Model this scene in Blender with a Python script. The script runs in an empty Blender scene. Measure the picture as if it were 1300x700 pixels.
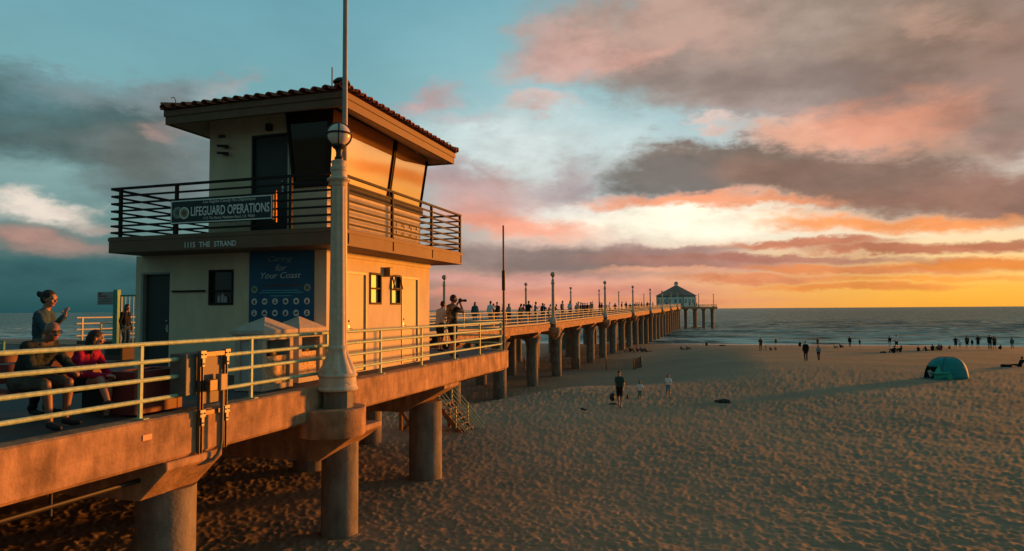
import bpy, bmesh, math, random
import numpy as np
from mathutils import Vector, Matrix, Euler

random.seed(7)
R = math.radians
S = bpy.context.scene
COL = S.collection

# ------------------------------------------------------------------ camera
cam_data = bpy.data.cameras.new("camera")
cam_data.sensor_width = 36.0
cam_data.lens = 870.0 / 1300.0 * 36.0
cam_data.clip_start = 0.1
cam_data.clip_end = 60000.0
cam = bpy.data.objects.new("camera", cam_data)
COL.objects.link(cam)
YAW, PITCH, ROLL = R(17.24), R(2.85), R(0.38)
fwd0 = Vector((-math.sin(YAW), math.cos(YAW), 0)); rgt0 = Vector((math.cos(YAW), math.sin(YAW), 0)); up0 = Vector((0, 0, 1))
fwd = fwd0 * math.cos(PITCH) + up0 * math.sin(PITCH)
up1 = up0 * math.cos(PITCH) - fwd0 * math.sin(PITCH)
rgt = rgt0 * math.cos(ROLL) - up1 * math.sin(ROLL)
upv = up1 * math.cos(ROLL) + rgt0 * math.sin(ROLL)
m = Matrix((rgt, upv, -fwd)).transposed().to_4x4()
m.translation = (0, 0, 1.40)
cam.matrix_world = m
S.camera = cam

# ------------------------------------------------------------------ view, sun
S.view_settings.view_transform = 'Standard'
S.view_settings.look = 'None'
S.view_settings.gamma = 1.0
S.view_settings.exposure = 0.55
S.view_settings.use_curve_mapping = False
S.cycles.use_denoising = True
S.cycles.max_bounces = 6
S.cycles.transparent_max_bounces = 12

SUN_AZ, SUN_EL = 39.0, 1.4            # degrees, clockwise from the pier's axis
SUN_DIR = Vector((math.sin(R(SUN_AZ)) * math.cos(R(SUN_EL)), math.cos(R(SUN_AZ)) * math.cos(R(SUN_EL)), math.sin(R(SUN_EL))))
sl = bpy.data.lights.new("sun", 'SUN')
sl.energy = 5.0
sl.angle = R(5.0)
sl.color = (1.0, 0.30, 0.025)
sun = bpy.data.objects.new("sun", sl)
COL.objects.link(sun)
sun.rotation_euler = SUN_DIR.to_track_quat('Z', 'Y').to_euler()
sun.location = SUN_DIR * 60


def lin(c):
    """0..255 display colour to linear"""
    o = []
    for v in c:
        v = v / 255.0
        o.append(v / 12.92 if v <= 0.04045 else ((v + 0.055) / 1.055) ** 2.4)
    return (o[0], o[1], o[2], 1.0)


# ------------------------------------------------------------------ sky: clear gradient, then banks of cloud by direction
SKY_CLOUDS = [  # azimuth, elevation, half width, half height, tilt (degrees), colour, cover, soft core
    (-16.5,13.3,11.3,3.82,-0,(214,222,218),0.75,0.10), (-3.0,7.0,16.1,1.90,-1,(254,244,218),0.95,0.30),
    (-12.6,8.2,7.9,1.69,-1,(240,232,224),0.60,0.10), (16.7,10.1,3.2,0.86,-4,(250,222,196),0.70,0.10),
    (4.1,14.6,3.5,1.29,-4,(196,196,190),0.50,0.10), (7.4,21.0,21.0,6.47,-5,(160,140,126),0.96,0.45),
    (17.0,16.1,9.2,6.70,-6,(142,118,102),0.90,0.30), (12.1,14.8,8.1,3.30,-5,(140,116,108),0.70,0.20),
    (-5.8,22.0,9.7,3.57,1,(180,148,134),0.92,0.40), (-0.9,18.4,12.3,2.93,-9,(150,132,124),0.85,0.35),
    (-12.4,20.5,5.3,2.03,9,(204,160,148),0.75,0.20), (-14.4,22.4,2.7,1.17,-1,(200,166,156),0.60,0.10),
    (-7.2,20.9,3.9,1.05,8,(222,168,150),0.50,0.05), (15.6,19.0,4.3,0.92,-17,(190,150,132),0.50,0.05),
    (2.7,15.4,8.2,1.53,-9,(170,146,138),0.60,0.20), (-14.5,16.9,3.1,1.05,-1,(214,172,160),0.70,0.10),
    (-0.9,14.6,2.1,0.61,-3,(240,196,178),0.60,0.05), (9.4,13.0,8.0,2.51,4,(226,150,118),0.80,0.15),
    (4.4,13.1,4.6,1.30,-7,(238,172,138),0.65,0.10), (13.0,11.3,4.5,1.45,-8,(212,148,118),0.70,0.10),
    (18.6,10.9,3.9,1.78,-5,(150,116,104),0.80,0.20), (-0.7,11.2,9.1,2.10,-5,(126,110,100),0.97,0.62),
    (-4.1,10.7,6.0,1.89,-2,(112,106,101),0.90,0.50), (9.3,9.3,10.6,2.21,-7,(140,112,98),0.97,0.60),
    (19.3,7.3,6.8,1.89,-5,(146,110,96),0.95,0.55), (11.8,7.4,7.6,1.26,-5,(150,112,96),0.80,0.30),
    (-4.2,8.7,7.5,0.76,-1,(242,152,108),0.90,0.20), (2.5,7.9,6.5,0.61,-4,(240,146,96),0.85,0.20),
    (8.1,6.2,7.0,0.71,-5,(246,152,84),0.90,0.20), (15.2,5.8,6.6,0.61,-2,(240,146,80),0.90,0.20),
    (-19.8,10.2,6.9,2.20,-8,(186,148,142),0.85,0.25), (-20.5,8.1,6.3,1.56,-6,(214,150,136),0.75,0.15),
    (-12.9,10.8,2.8,1.93,19,(164,142,142),0.70,0.20), (-11.2,9.7,2.0,1.29,-1,(150,130,132),0.60,0.20),
    (-22.2,11.7,4.0,1.28,0,(172,150,152),0.60,0.20), (-17.2,6.9,8.6,1.05,-6,(240,156,126),0.85,0.20),
    (-24.1,17.5,3.7,1.22,9,(198,164,162),0.80,0.15), (-21.1,15.8,4.0,1.00,0,(186,172,174),0.50,0.10),
    (-13.9,4.0,16.3,1.45,-2,(142,124,118),0.97,0.45), (-1.2,3.5,10.9,0.82,-3,(176,126,112),0.90,0.35),
    (-3.6,4.7,5.6,0.45,-1,(160,124,118),0.80,0.30), (5.3,4.9,6.8,0.43,-1,(200,126,96),0.95,0.50),
    (12.7,4.1,7.9,0.46,-2,(188,116,86),0.95,0.50), (18.3,4.1,3.9,0.43,-2,(176,112,82),0.95,0.50),
    (9.6,2.7,7.9,0.41,-3,(214,132,82),0.95,0.50), (17.4,2.8,5.8,0.54,-1,(216,128,58),0.95,0.45),
    (3.0,2.2,8.7,0.37,-1,(216,134,92),0.90,0.40), (-19.2,2.5,10.5,0.53,-0,(216,156,144),0.75,0.15),
    (-14.0,1.4,14.4,0.53,-0,(214,142,120),0.85,0.35), (-7.5,0.7,12.7,0.32,-0,(232,150,110),0.80,0.30),
    (9.6,1.5,7.3,0.29,-1,(232,140,70),0.85,0.40), (4.7,3.7,11.3,0.37,-3,(170,112,96),0.85,0.40),
    (14.6,1.9,7.6,0.22,-1,(236,150,66),0.80,0.30), (-4.3,2.9,7.5,0.32,-1,(236,170,136),0.80,0.30),
    (-49.3,12.9,9.1,3.57,-4,(76,98,98),0.96,0.50), (-44.8,10.6,6.8,2.41,-7,(104,112,108),0.92,0.40),
    (-44.1,16.1,4.3,1.45,14,(128,138,140),0.75,0.20), (-53.9,15.0,4.7,2.27,6,(84,118,122),0.85,0.25),
    (-39.9,17.4,2.5,0.91,12,(158,158,158),0.70,0.10), (-44.5,12.4,2.2,1.14,-17,(170,142,134),0.80,0.10),
    (-42.7,13.3,2.2,0.92,-17,(176,160,154),0.60,0.10), (-52.4,7.1,3.8,1.07,-3,(222,208,194),0.97,0.35),
    (-48.7,6.3,2.4,0.50,2,(190,166,156),0.60,0.10), (-51.5,4.9,5.4,1.09,-6,(150,124,114),0.92,0.30),
    (-53.3,5.4,3.0,0.53,-4,(184,142,130),0.70,0.10), (-49.6,2.5,9.0,1.67,-2,(52,90,92),0.96,0.40),
    (-37.6,11.4,7.0,4.23,2,(108,124,128),0.80,0.30), (-48.9,16.0,6.3,1.60,-1,(118,134,138),0.70,0.15),
    (-42.1,14.5,4.4,1.95,-6,(120,126,126),0.80,0.20), (-51.7,16.5,3.2,0.82,6,(104,140,146),0.60,0.10),
    (-45.8,8.5,4.6,1.26,-6,(96,112,112),0.85,0.20), (27.7,15.2,11.2,6.67,-9,(150,118,108),0.90,0.30),
    (27.4,7.6,6.7,1.68,-5,(166,112,86),0.90,0.30), (27.9,4.1,5.9,0.65,-3,(228,140,66),0.85,0.30),
    (25.6,6.1,5.0,0.67,-4,(214,140,84),0.80,0.20), (31.8,10.2,4.6,2.55,-7,(176,120,90),0.80,0.20),
    (-63.5,11.3,8.3,4.01,6,(50,84,86),0.90,0.30),
]


def make_world():
    w = bpy.data.worlds.new("World"); S.world = w
    w.use_nodes = True
    nt = w.node_tree; N = nt.nodes; Lk = nt.links
    N.clear()

    def nd(t, **kw):
        n = N.new(t)
        for k, v in kw.items():
            setattr(n, k, v)
        return n

    def mth(op, a, b=None, c=None, clamp=False):
        n = nd('ShaderNodeMath', operation=op); n.use_clamp = clamp
        for i, v in enumerate((a, b, c)):
            if v is None: continue
            if isinstance(v, (int, float)): n.inputs[i].default_value = v
            else: Lk.new(v, n.inputs[i])
        return n.outputs[0]

    def vm(op, a, b=None):
        n = nd('ShaderNodeVectorMath', operation=op)
        for i, v in enumerate((a, b)):
            if v is None: continue
            if isinstance(v, tuple): n.inputs[i].default_value = v
            else: Lk.new(v, n.inputs[i])
        return n.outputs['Value'] if op in ('LENGTH', 'DOT_PRODUCT') else n.outputs[0]

    def mix(f, a, b, typ='MIX'):
        n = nd('ShaderNodeMix', data_type='RGBA', blend_type=typ)
        if isinstance(f, (int, float)): n.inputs[0].default_value = f
        else: Lk.new(f, n.inputs[0])
        for i, v in ((6, a), (7, b)):
            if isinstance(v, tuple): n.inputs[i].default_value = v
            else: Lk.new(v, n.inputs[i])
        return n.outputs[2]

    def mr(v, a, b, c=0.0, d=1.0, smooth=True):
        n = nd('ShaderNodeMapRange', interpolation_type='SMOOTHSTEP' if smooth else 'LINEAR')
        Lk.new(v, n.inputs[0])
        for i, q in enumerate((a, b, c, d)): n.inputs[i + 1].default_value = q
        return n.outputs[0]

    def ramp(v, stops, top=40.0):
        n = nd('ShaderNodeValToRGB')
        el = n.color_ramp.elements
        while len(el) < len(stops): el.new(0.5)
        for e, (p, c) in zip(el, stops):
            e.position = p / top; e.color = lin(c)
        Lk.new(v, n.inputs[0])
        return n.outputs[0]

    tc = nd('ShaderNodeTexCoord')
    d = vm('NORMALIZE', tc.outputs['Generated'])
    sx = nd('ShaderNodeSeparateXYZ'); Lk.new(d, sx.inputs[0])
    az = mth('MULTIPLY', mth('ARCTAN2', sx.outputs[0], sx.outputs[1]), 180 / math.pi)
    el = mth('MULTIPLY', mth('ARCSINE', sx.outputs[2]), 180 / math.pi)
    elp = mth('DIVIDE', mth('MAXIMUM', el, 0.0), 40.0, clamp=True)
    west = ramp(elp, [(0, (255, 176, 62)), (1.4, (255, 190, 78)), (3.2, (254, 212, 140)), (6.2, (253, 236, 205)), (10, (226, 222, 212)), (15, (186, 202, 204)), (24, (128, 172, 180)), (40, (78, 124, 140))])
    mid = ramp(elp, [(0, (222, 148, 122)), (2.5, (232, 168, 146)), (5, (226, 192, 176)), (8.5, (198, 202, 200)), (13, (184, 208, 210)), (20, (146, 194, 202)), (27, (116, 174, 188)), (40, (66, 116, 134))])
    left = ramp(elp, [(0, (34, 80, 84)), (2.5, (52, 98, 100)), (6, (104, 138, 136)), (10, (136, 172, 172)), (16, (122, 172, 178)), (22, (114, 168, 180)), (28, (100, 154, 170)), (40, (56, 98, 110))])
    east = ramp(elp, [(0, (76, 110, 110)), (8, (90, 122, 120)), (20, (84, 120, 122)), (40, (76, 116, 122))])
    c = mix(mr(az, -34, -14), left, mid)
    c = mix(mr(az, -12, 16), c, west)
    # away from the sunset the sky is dusk already
    back = mr(mth('ABSOLUTE', mth('SUBTRACT', az, 5.0)), 62, 100)
    c = mix(back, c, east)
    nish = nd('ShaderNodeTexSky', sky_type='NISHITA')
    nish.sun_disc = False
    nish.sun_elevation = R(SUN_EL); nish.sun_rotation = R(SUN_AZ)
    nsc = mix(1.0, nish.outputs[0], (0.07, 0.07, 0.07, 1), 'MULTIPLY')
    c = mix(0.10, c, nsc)

    # noise-warped direction so that the banks get broken, cloud-like rims
    cmb = nd('ShaderNodeCombineXYZ')
    Lk.new(mth('MULTIPLY', az, 0.075), cmb.inputs[0]); Lk.new(mth('MULTIPLY', el, 0.16), cmb.inputs[1])
    def noise(scale, detail, rough, off):
        n = nd('ShaderNodeTexNoise'); n.noise_dimensions = '3D'
        Lk.new(vm('ADD', cmb.outputs[0], off), n.inputs['Vector'])
        n.inputs['Scale'].default_value = scale; n.inputs['Detail'].default_value = detail
        n.inputs['Roughness'].default_value = rough
        return n
    n1 = noise(0.9, 3.0, 0.55, (3.1, 0.7, 0.2)); n2 = noise(2.6, 7.0, 0.62, (1.3, 5.2, 2.2)); n3 = noise(1.7, 8.0, 0.6, (8.3, 2.2, 4.0))
    hz = mr(el, 0.0, 14.0, 0.16, 1.0, False)
    w1 = vm('MULTIPLY', vm('SUBTRACT', n1.outputs[1], (0.5, 0.5, 0.5)), (6.0, 4.0, 0.0))
    w2 = vm('MULTIPLY', vm('SUBTRACT', n2.outputs[1], (0.5, 0.5, 0.5)), (6.5, 4.4, 0.0))
    n4 = noise(9.0, 6.0, 0.6, (2.2, 7.1, 1.0))
    w3 = vm('MULTIPLY', vm('SUBTRACT', n4.outputs[1], (0.5, 0.5, 0.5)), (3.0, 1.9, 0.0))
    wv = vm('ADD', vm('ADD', w1, w2), w3)
    sw = nd('ShaderNodeSeparateXYZ'); Lk.new(wv, sw.inputs[0])
    wc = nd('ShaderNodeCombineXYZ')
    Lk.new(mth('ADD', az, sw.outputs[0]), wc.inputs[0])
    Lk.new(mth('ADD', el, mth('MULTIPLY', sw.outputs[1], hz)), wc.inputs[1])
    P = wc.outputs[0]
    cov = None
    grain = mr(n3.outputs[0], 0.32, 0.68, 0.80, 1.20)
    for (a, e, wx, wy, rot, colr, cover, core) in SKY_CLOUDS:
        mp = nd('ShaderNodeMapping', vector_type='TEXTURE')
        mp.inputs['Location'].default_value = (a, e, 0)
        mp.inputs['Rotation'].default_value = (0, 0, R(rot))
        mp.inputs['Scale'].default_value = (wx, wy, 1)
        Lk.new(P, mp.inputs['Vector'])
        f = mr(vm('LENGTH', mp.outputs[0]), core, 1.3, cover, 0.0)
        c = mix(f, c, lin(colr))
        cov = f if cov is None else mth('MAXIMUM', cov, f)
    vs = nd('ShaderNodeVectorMath', operation='SCALE'); Lk.new(c, vs.inputs[0])
    Lk.new(mth('ADD', mth('MULTIPLY', mth('SUBTRACT', grain, 1.0), mth('ADD', mth('MULTIPLY', cov, 0.85), 0.15)), 1.0), vs.inputs['Scale'])
    c = vs.outputs[0]
    # below the horizon
    c = mix(mr(el, -0.6, -0.1, 1.0, 0.0), c, lin((70, 66, 58)))
    bg = nd('ShaderNodeBackground'); Lk.new(c, bg.inputs[0]); bg.inputs[1].default_value = 0.73
    out = nd('ShaderNodeOutputWorld'); Lk.new(bg.outputs[0], out.inputs[0])
    w.cycles.sampling_method = 'MANUAL'
    w.cycles.sample_map_resolution = 512

make_world()


# ------------------------------------------------------------------ helpers: materials
MATS = {}

def mat(name, col, rough=0.7, metal=0.0, var=0.12, scale=6.0, bump=0.0, bscale=40.0, streak=0.0, spec=0.4, col2=None, detail=5.0, rv=(0.08, 0.1), grid=False):
    """Principled surface with noise in colour and relief; col is linear"""
    if name in MATS: return MATS[name]
    m = bpy.data.materials.new(name); m.use_nodes = True
    nt = m.node_tree; N = nt.nodes; Lk = nt.links
    p = N['Principled BSDF']
    p.inputs['Roughness'].default_value = rough
    p.inputs['Metallic'].default_value = metal
    p.inputs['Specular IOR Level'].default_value = spec
    tc = N.new('ShaderNodeTexCoord')
    nz = N.new('ShaderNodeTexNoise'); nz.inputs['Scale'].default_value = scale; nz.inputs['Detail'].default_value = detail
    nz.inputs['Roughness'].default_value = 0.62
    Lk.new(tc.outputs['Object'], nz.inputs['Vector'])
    rp = N.new('ShaderNodeValToRGB')
    a = tuple(max(0.0, v * (1 - var)) for v in col); b = tuple(min(1.0, v * (1 + var)) for v in (col2 or col))
    rp.color_ramp.elements[0].position = 0.33; rp.color_ramp.elements[0].color = (*a, 1)
    rp.color_ramp.elements[1].position = 0.67; rp.color_ramp.elements[1].color = (*b, 1)
    Lk.new(nz.outputs[0], rp.inputs[0])
    c = rp.outputs[0]
    if streak:
        mp = N.new('ShaderNodeMapping'); mp.inputs['Scale'].default_value = (3.4, 3.4, 0.8)
        Lk.new(tc.outputs['Object'], mp.inputs['Vector'])
        n2 = N.new('ShaderNodeTexNoise'); n2.inputs['Scale'].default_value = 1.6; n2.inputs['Detail'].default_value = 6
        Lk.new(mp.outputs[0], n2.inputs['Vector'])
        r2 = N.new('ShaderNodeMapRange'); r2.inputs[1].default_value = 0.35; r2.inputs[2].default_value = 0.7
        r2.inputs[3].default_value = 1.0 - streak; r2.inputs[4].default_value = 1.0 + streak * 0.25
        Lk.new(n2.outputs[0], r2.inputs[0])
        vs = N.new('ShaderNodeVectorMath'); vs.operation = 'SCALE'
        Lk.new(c, vs.inputs[0]); Lk.new(r2.outputs[0], vs.inputs['Scale'])
        c = vs.outputs[0]
    if grid:
        # form-board joints and pour lines left in the face
        sp = N.new('ShaderNodeSeparateXYZ'); Lk.new(tc.outputs['Object'], sp.inputs[0])
        cb = N.new('ShaderNodeCombineXYZ'); Lk.new(sp.outputs[1], cb.inputs[0]); Lk.new(sp.outputs[2], cb.inputs[1])
        bk = N.new('ShaderNodeTexBrick'); bk.offset = 0.0
        for k, q in (('Scale', 1.0), ('Mortar Size', 0.010), ('Mortar Smooth', 0.8), ('Brick Width', 1.22), ('Row Height', 0.30)): bk.inputs[k].default_value = q
        bk.inputs['Color1'].default_value = (1, 1, 1, 1); bk.inputs['Color2'].default_value = (0.90, 0.90, 0.90, 1); bk.inputs['Mortar'].default_value = (0.66, 0.66, 0.66, 1)
        Lk.new(cb.outputs[0], bk.inputs['Vector'])
        mg = N.new('ShaderNodeMix'); mg.data_type = 'RGBA'; mg.blend_type = 'MULTIPLY'; mg.inputs[0].default_value = 0.35
        Lk.new(c, mg.inputs[6]); Lk.new(bk.outputs[0], mg.inputs[7]); c = mg.outputs[2]
    Lk.new(c, p.inputs['Base Color'])
    rr = N.new('ShaderNodeMapRange'); rr.inputs[3].default_value = max(0, rough - rv[0]); rr.inputs[4].default_value = min(1, rough + rv[1])
    Lk.new(nz.outputs[0], rr.inputs[0]); Lk.new(rr.outputs[0], p.inputs['Roughness'])
    if bump:
        n3 = N.new('ShaderNodeTexNoise'); n3.inputs['Scale'].default_value = bscale; n3.inputs['Detail'].default_value = 4
        Lk.new(tc.outputs['Object'], n3.inputs['Vector'])
        bp = N.new('ShaderNodeBump'); bp.inputs['Strength'].default_value = bump; bp.inputs['Distance'].default_value = 0.02
        Lk.new(n3.outputs[0], bp.inputs['Height']); Lk.new(bp.outputs[0], p.inputs['Normal'])
    MATS[name] = m
    return m

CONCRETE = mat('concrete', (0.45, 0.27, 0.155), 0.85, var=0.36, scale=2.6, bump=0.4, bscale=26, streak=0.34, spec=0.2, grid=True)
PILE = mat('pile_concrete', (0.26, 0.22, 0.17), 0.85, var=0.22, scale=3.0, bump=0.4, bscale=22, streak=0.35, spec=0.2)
DECK = mat('deck_concrete', (0.085, 0.085, 0.08), 0.8, var=0.15, scale=1.5, bump=0.2, bscale=30, spec=0.25)
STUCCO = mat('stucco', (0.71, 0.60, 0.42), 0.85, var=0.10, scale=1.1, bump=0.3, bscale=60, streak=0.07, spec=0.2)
LAMP_PAINT = mat('lamp_concrete', (0.62, 0.51, 0.38), 0.7, var=0.12, scale=9, bump=0.2, bscale=90, streak=0.12)
RAIL_PAINT = mat('rail_paint', (0.38, 0.52, 0.34), 0.5, var=0.24, scale=12, bump=0.2, bscale=60)
GREEN_PAINT = mat('green_paint', (0.06, 0.30, 0.20), 0.5, var=0.12, scale=7)
BROWN_METAL = mat('brown_metal', (0.024, 0.018, 0.015), 0.65, var=0.15, scale=8, spec=0.2)
FASCIA = mat('fascia_wood', (0.16, 0.085, 0.045), 0.6, var=0.16, scale=4, bump=0.1, bscale=30)
SLAB_PAINT = mat('balcony_paint', (0.17, 0.095, 0.055), 0.65, var=0.1, scale=3, bump=0.1, bscale=40)
TILE = mat('clay_tile', (0.30, 0.105, 0.055), 0.85, var=0.4, scale=5, bump=0.3, bscale=40, spec=0.15)
SIDE_DOOR = mat('side_door_paint', (0.56, 0.43, 0.30), 0.55, var=0.06, scale=3)
DARK_DOOR = mat('dark_door', (0.035, 0.042, 0.04), 0.5, var=0.1, scale=4)
METAL = mat('galvanised', (0.42, 0.42, 0.40), 0.4, 0.8, var=0.12, scale=14)
DARK_METAL = mat('dark_iron', (0.045, 0.04, 0.036), 0.5, 0.4, var=0.15, scale=12)
BLACK = mat('black_rubber', (0.02, 0.02, 0.021), 0.6)
WHITE = mat('white_paint', (0.74, 0.72, 0.66), 0.55, var=0.06)
LETTER = mat('sign_lettering', (0.85, 0.86, 0.78), 0.6, var=0.04)
SIGN_DARK = mat('sign_panel', (0.012, 0.028, 0.032), 0.5, var=0.1)
BANNER = mat('banner_blue', (0.012, 0.095, 0.19), 0.55, var=0.2, scale=1.2)
BANNER_TEXT = mat('banner_text', (0.50, 0.58, 0.58), 0.6, var=0.05)
BANNER_CYAN = mat('banner_cyan', (0.10, 0.42, 0.46), 0.6, var=0.05)
BANNER_RED = mat('banner_red', (0.22, 0.06, 0.05), 0.6, var=0.05)
ICON = mat('icon_disc', (0.72, 0.72, 0.68), 0.6, var=0.04)
ICON_INK = mat('icon_ink', (0.06, 0.05, 0.05), 0.6, var=0.05)
MAROON = mat('maroon_paint', (0.17, 0.035, 0.03), 0.55, var=0.15, scale=6)
WOOD = mat('weathered_wood', (0.30, 0.175, 0.095), 0.8, var=0.3, scale=5, bump=0.3, bscale=30, streak=0.25)
ROOF_END = mat('far_roof', (0.34, 0.19, 0.14), 0.85, var=0.2, scale=2)
AQUA = mat('far_aqua_trim', (0.12, 0.27, 0.25), 0.7, var=0.1)
TENT = mat('tent_fabric', (0.014, 0.25, 0.26), 0.7, var=0.12, scale=4, bump=0.1, bscale=8)
TENT_LIGHT = mat('tent_green', (0.05, 0.42, 0.29), 0.7, var=0.1)
KELP = mat('kelp', (0.045, 0.038, 0.028), 0.9, var=0.3)


def glass_mat(name, col, rough, metal, bump=0.0):
    m = mat(name, col, rough, metal, var=0.03, scale=1.0, bump=bump, bscale=1.3, rv=(0.004, 0.01))
    return m

CABIN_GLASS = glass_mat('sunset_coated_glass', (0.76, 0.47, 0.22), 0.05, 0.95, 0.04)  # orange of the reflected sunset is put into the coating's tint
CABIN_DARK = glass_mat('shaded_glass', (0.05, 0.045, 0.04), 0.03, 0.6)  # shaded copy of the cabin glass, its dark reflection put into the colour
PANE = glass_mat('window_glass', (0.03, 0.032, 0.03), 0.12, 0.0)
PANE_LIT = glass_mat('sunlit_frosted_pane', (0.62, 0.52, 0.30), 0.35, 0.0)  # lit copy of the pane, warm sunlight put into its colour
GLOBE = glass_mat('globe_glass', (0.78, 0.66, 0.54), 0.25, 0.0)

CLOTH = {
    'black': (0.018, 0.02, 0.022), 'navy': (0.022, 0.035, 0.055), 'teal': (0.05, 0.13, 0.14), 'grey': (0.16, 0.16, 0.155),
    'white': (0.80, 0.80, 0.80), 'pale': (0.42, 0.40, 0.37), 'brown': (0.10, 0.06, 0.04), 'red': (0.30, 0.05, 0.045),
    'pink': (0.42, 0.20, 0.18), 'lightblue': (0.16, 0.27, 0.33), 'denim': (0.045, 0.085, 0.105), 'crimson': (0.34, 0.012, 0.05),
    'olive': (0.030, 0.038, 0.034), 'khaki': (0.095, 0.085, 0.07), 'darkgreen': (0.03, 0.075, 0.07), 'sage': (0.16, 0.24, 0.19),
}
def cloth(k):
    return mat('cloth_' + k, CLOTH[k], 0.85, var=0.18, scale=9, bump=0.15, bscale=30, spec=0.15)
SKIN = mat('skin', (0.40, 0.20, 0.13), 0.5, var=0.06, scale=10)
SKIN_TAN = mat('skin_tan', (0.26, 0.125, 0.08), 0.5, var=0.06, scale=10)
HAIR = mat('dark_hair', (0.02, 0.014, 0.012), 0.6, var=0.4, scale=30, bump=0.8, bscale=55)
HAIR_BROWN = mat('brown_hair', (0.05, 0.028, 0.018), 0.55, var=0.3, scale=30)
LIP = mat('lips', (0.36, 0.10, 0.09), 0.5)
EYE = mat('eye_dark', (0.075, 0.042, 0.032), 0.3)


# ------------------------------------------------------------------ helpers: geometry
def tag(o, label=None, cat=None, group=None, kind=None):
    if label: o['label'] = label
    if cat: o['category'] = cat
    if group: o['group'] = group
    if kind: o['kind'] = kind
    return o

WORLD_OF = {}

def thing(name, label, cat, loc=(0, 0, 0), rz=0.0, group=None):
    o = bpy.data.objects.new(name, None); COL.objects.link(o)
    o.empty_display_size = 0.2
    o.location = loc; o.rotation_euler = (0, 0, rz)
    WORLD_OF[o.name] = Matrix.Translation(loc) @ Matrix.Rotation(rz, 4, 'Z')
    return tag(o, label, cat, group)

def world_of(o):
    return WORLD_OF.get(o.name, Matrix.Identity(4))

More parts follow.
